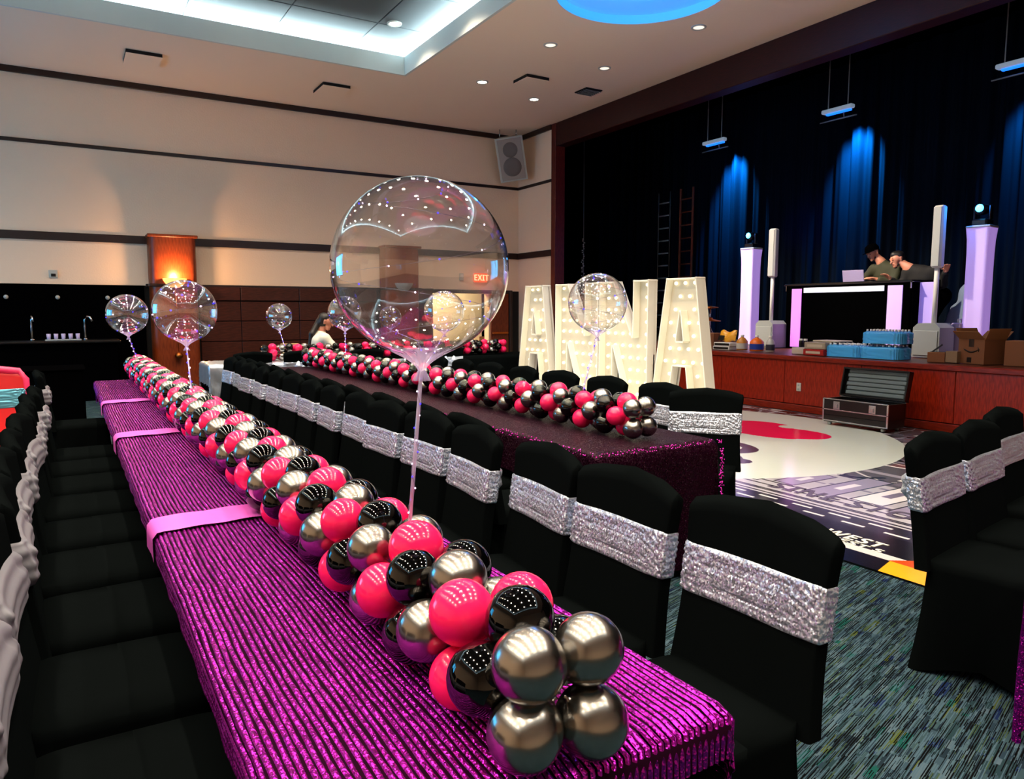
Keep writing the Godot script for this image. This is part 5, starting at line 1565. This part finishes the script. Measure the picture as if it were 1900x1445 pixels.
	for i in 4:
		var a := TAU * (i + 0.5) / 4
		s = st(true); tube(s, [Vector3(cos(a) * 0.17, 0, sin(a) * 0.17), Vector3(cos(a) * 0.11, 0.35, sin(a) * 0.11)], 0.014, 6); part("leg", s, M.grey, stl)
	# two men behind the DJ booth, both bending to the left over the laptop
	for k in 2:
		at = [Vector3(11.75, 0.8, -7.35), Vector3(11.62, 0.8, -6.72)][k]
		p = thing("person", ["bearded man in an olive shirt and dark cap bending over the laptop", "dark-haired man in black leaning in at the right of the DJ booth"][k], "person", at)
		# local axes: camera side is -x, picture left is -z
		hc = [Vector3(-0.25, 1.60, -0.18), Vector3(-0.25, 1.46, -0.30)][k]
		fw = [Vector3(-0.92, -0.34, -0.14), Vector3(-0.86, -0.24, -0.42)][k].normalized()
		up = [Vector3(-0.1, 1, -0.22), Vector3(-0.1, 1, -0.2)][k]
		up = (up - fw * up.dot(fw)).normalized()
		nk = [Vector3(-0.2, 1.46, -0.06), Vector3(-0.2, 1.33, -0.13)][k]
		var ch: Vector3 = [Vector3(-0.12, 1.25, 0.02), Vector3(-0.12, 1.16, 0.04)][k]
		hip = Vector3(0.0, 0.92, 0.1 + 0.12 * k)
		shR = ch + Vector3(-0.06, 0.09, -0.2); shL = ch + Vector3(-0.02, 0.1, 0.2)
		elR = [Vector3(-0.2, 1.12, -0.42), Vector3(-0.24, 1.02, -0.22)][k]; elL = [Vector3(-0.25, 1.1, 0.2), Vector3(-0.15, 1.06, 0.38)][k]
		wrR = [Vector3(-0.42, 1.16, -0.30), Vector3(-0.38, 1.16, -0.32)][k]; wrL = [Vector3(-0.42, 1.165, 0.02), Vector3(-0.3, 1.25, 0.50)][k]
		legs = [[hip + Vector3(0, -0.03, 0.09), Vector3(-0.03, 0.5, 0.16), 0.1, 0.062], [Vector3(-0.03, 0.5, 0.16), Vector3(0.02, 0.08, 0.16), 0.06, 0.045], [Vector3(0.02, 0.05, 0.16), Vector3(-0.15, 0.035, 0.17), 0.045, 0.035],
			[hip + Vector3(0, -0.03, -0.09), Vector3(-0.03, 0.5, -0.08), 0.1, 0.062], [Vector3(-0.03, 0.5, -0.08), Vector3(0.02, 0.08, -0.08), 0.06, 0.045], [Vector3(0.02, 0.05, -0.08), Vector3(-0.15, 0.035, -0.09), 0.045, 0.035]]
		trunk = [[hip, hip.lerp(ch, 0.5), 0.14, 0.13], [hip.lerp(ch, 0.5), ch, 0.13, 0.135], [ch + Vector3(0, 0, 0.09), ch + Vector3(0, 0, -0.09), 0.12, 0.12], [ch + Vector3(-0.03, 0.1, 0), nk, 0.085, 0.06], [shL, shR, 0.07, 0.07]]
		arms = [[shL, elL, 0.06, 0.046], [elL, wrL, 0.045, 0.03], [shR, elR, 0.06, 0.046], [elR, wrR, 0.045, 0.03]]
		s = st(true)
		flesh(s, trunk + arms + legs + [[nk, hc - fw * 0.02 - up * 0.03, 0.06, 0.06]], 0.018, 0.05)
		flesh(s, head_bones(hc, fw, up), 0.006, 0.02)
		flesh(s, hand_bones(wrL, (wrL - elL).normalized(), Vector3(0, -1, 0), Vector3(-0.3, 0, -1), 0.4), 0.004, 0.012)
		flesh(s, hand_bones(wrR, (wrR - elR).normalized(), Vector3(0, -1, 0), Vector3(-0.3, 0, 1), 0.4), 0.004, 0.012)
		body = part("body", s, skin, p)
		var shirt := mat([Color(0.17, 0.18, 0.10), Color(0.012, 0.012, 0.02)][k], 0.8)
		s = st(true)
		flesh(s, fat.call(trunk.slice(0, 3) + [trunk[4], [trunk[3][0], trunk[3][0].lerp(nk, 0.6), 0.09, 0.066]], 0.015) + fat.call([[shL, elL, 0.062, 0.05], [elL, elL.lerp(wrL, 0.8), 0.048, 0.038], [shR, elR, 0.062, 0.05], [elR, elR.lerp(wrR, 0.8), 0.048, 0.038]], 0.014), 0.018, 0.05)
		part("shirt", s, shirt, p)
		s = st(true); flesh(s, fat.call(legs.slice(0, 2) + legs.slice(3, 5), 0.014) + [[hip + Vector3(0, -0.05, 0.05), hip + Vector3(0, -0.05, -0.05), 0.15, 0.15]], 0.02, 0.04); part("trousers", s, M.black, p)
		s = st(true); flesh(s, [[hc - fw * 0.03 + up * 0.045, hc - fw * 0.05 + up * 0.0, 0.094, 0.082], [hc + up * 0.085 + fw * 0.03, hc + up * 0.06 - fw * 0.05, 0.055, 0.06]], 0.007, 0.03); part("hair", s, hair, p)
		s = st(true); flesh(s, [[hc - up * 0.104 + fw * 0.062, hc - up * 0.092 + fw * 0.07, 0.025, 0.02], [hc - up * 0.075 + fw * 0.03 + fw.cross(up) * 0.047, hc - up * 0.1 + fw * 0.058, 0.017, 0.022], [hc - up * 0.075 + fw * 0.03 - fw.cross(up) * 0.047, hc - up * 0.1 + fw * 0.058, 0.017, 0.022]], 0.006, 0.015); part("beard", s, mat(Color(0.06, 0.035, 0.025), 0.8), p)
		if k == 0:
			s = st(true)
			var cb := Basis(fw.cross(up).normalized(), up, -fw)
			lathe(s, [Vector2(0.112, 0.045), Vector2(0.112, 0.08), Vector2(0.09, 0.13), Vector2(0.04, 0.155), Vector2(0, 0.158)], 20, Transform3D(cb, hc - fw * 0.01))
			sheet(s, 10, 4, func(u: float, v: float) -> Vector3:
				var a := lerpf(-1.1, 1.1, u)
				return hc + (fw * cos(a) + fw.cross(up).normalized() * sin(a)) * (0.105 + 0.07 * v * cos(a)) + up * (0.05 - 0.012 * v))
			part("cap", s, M.black, p)
		eyes(body, hc, fw, up)
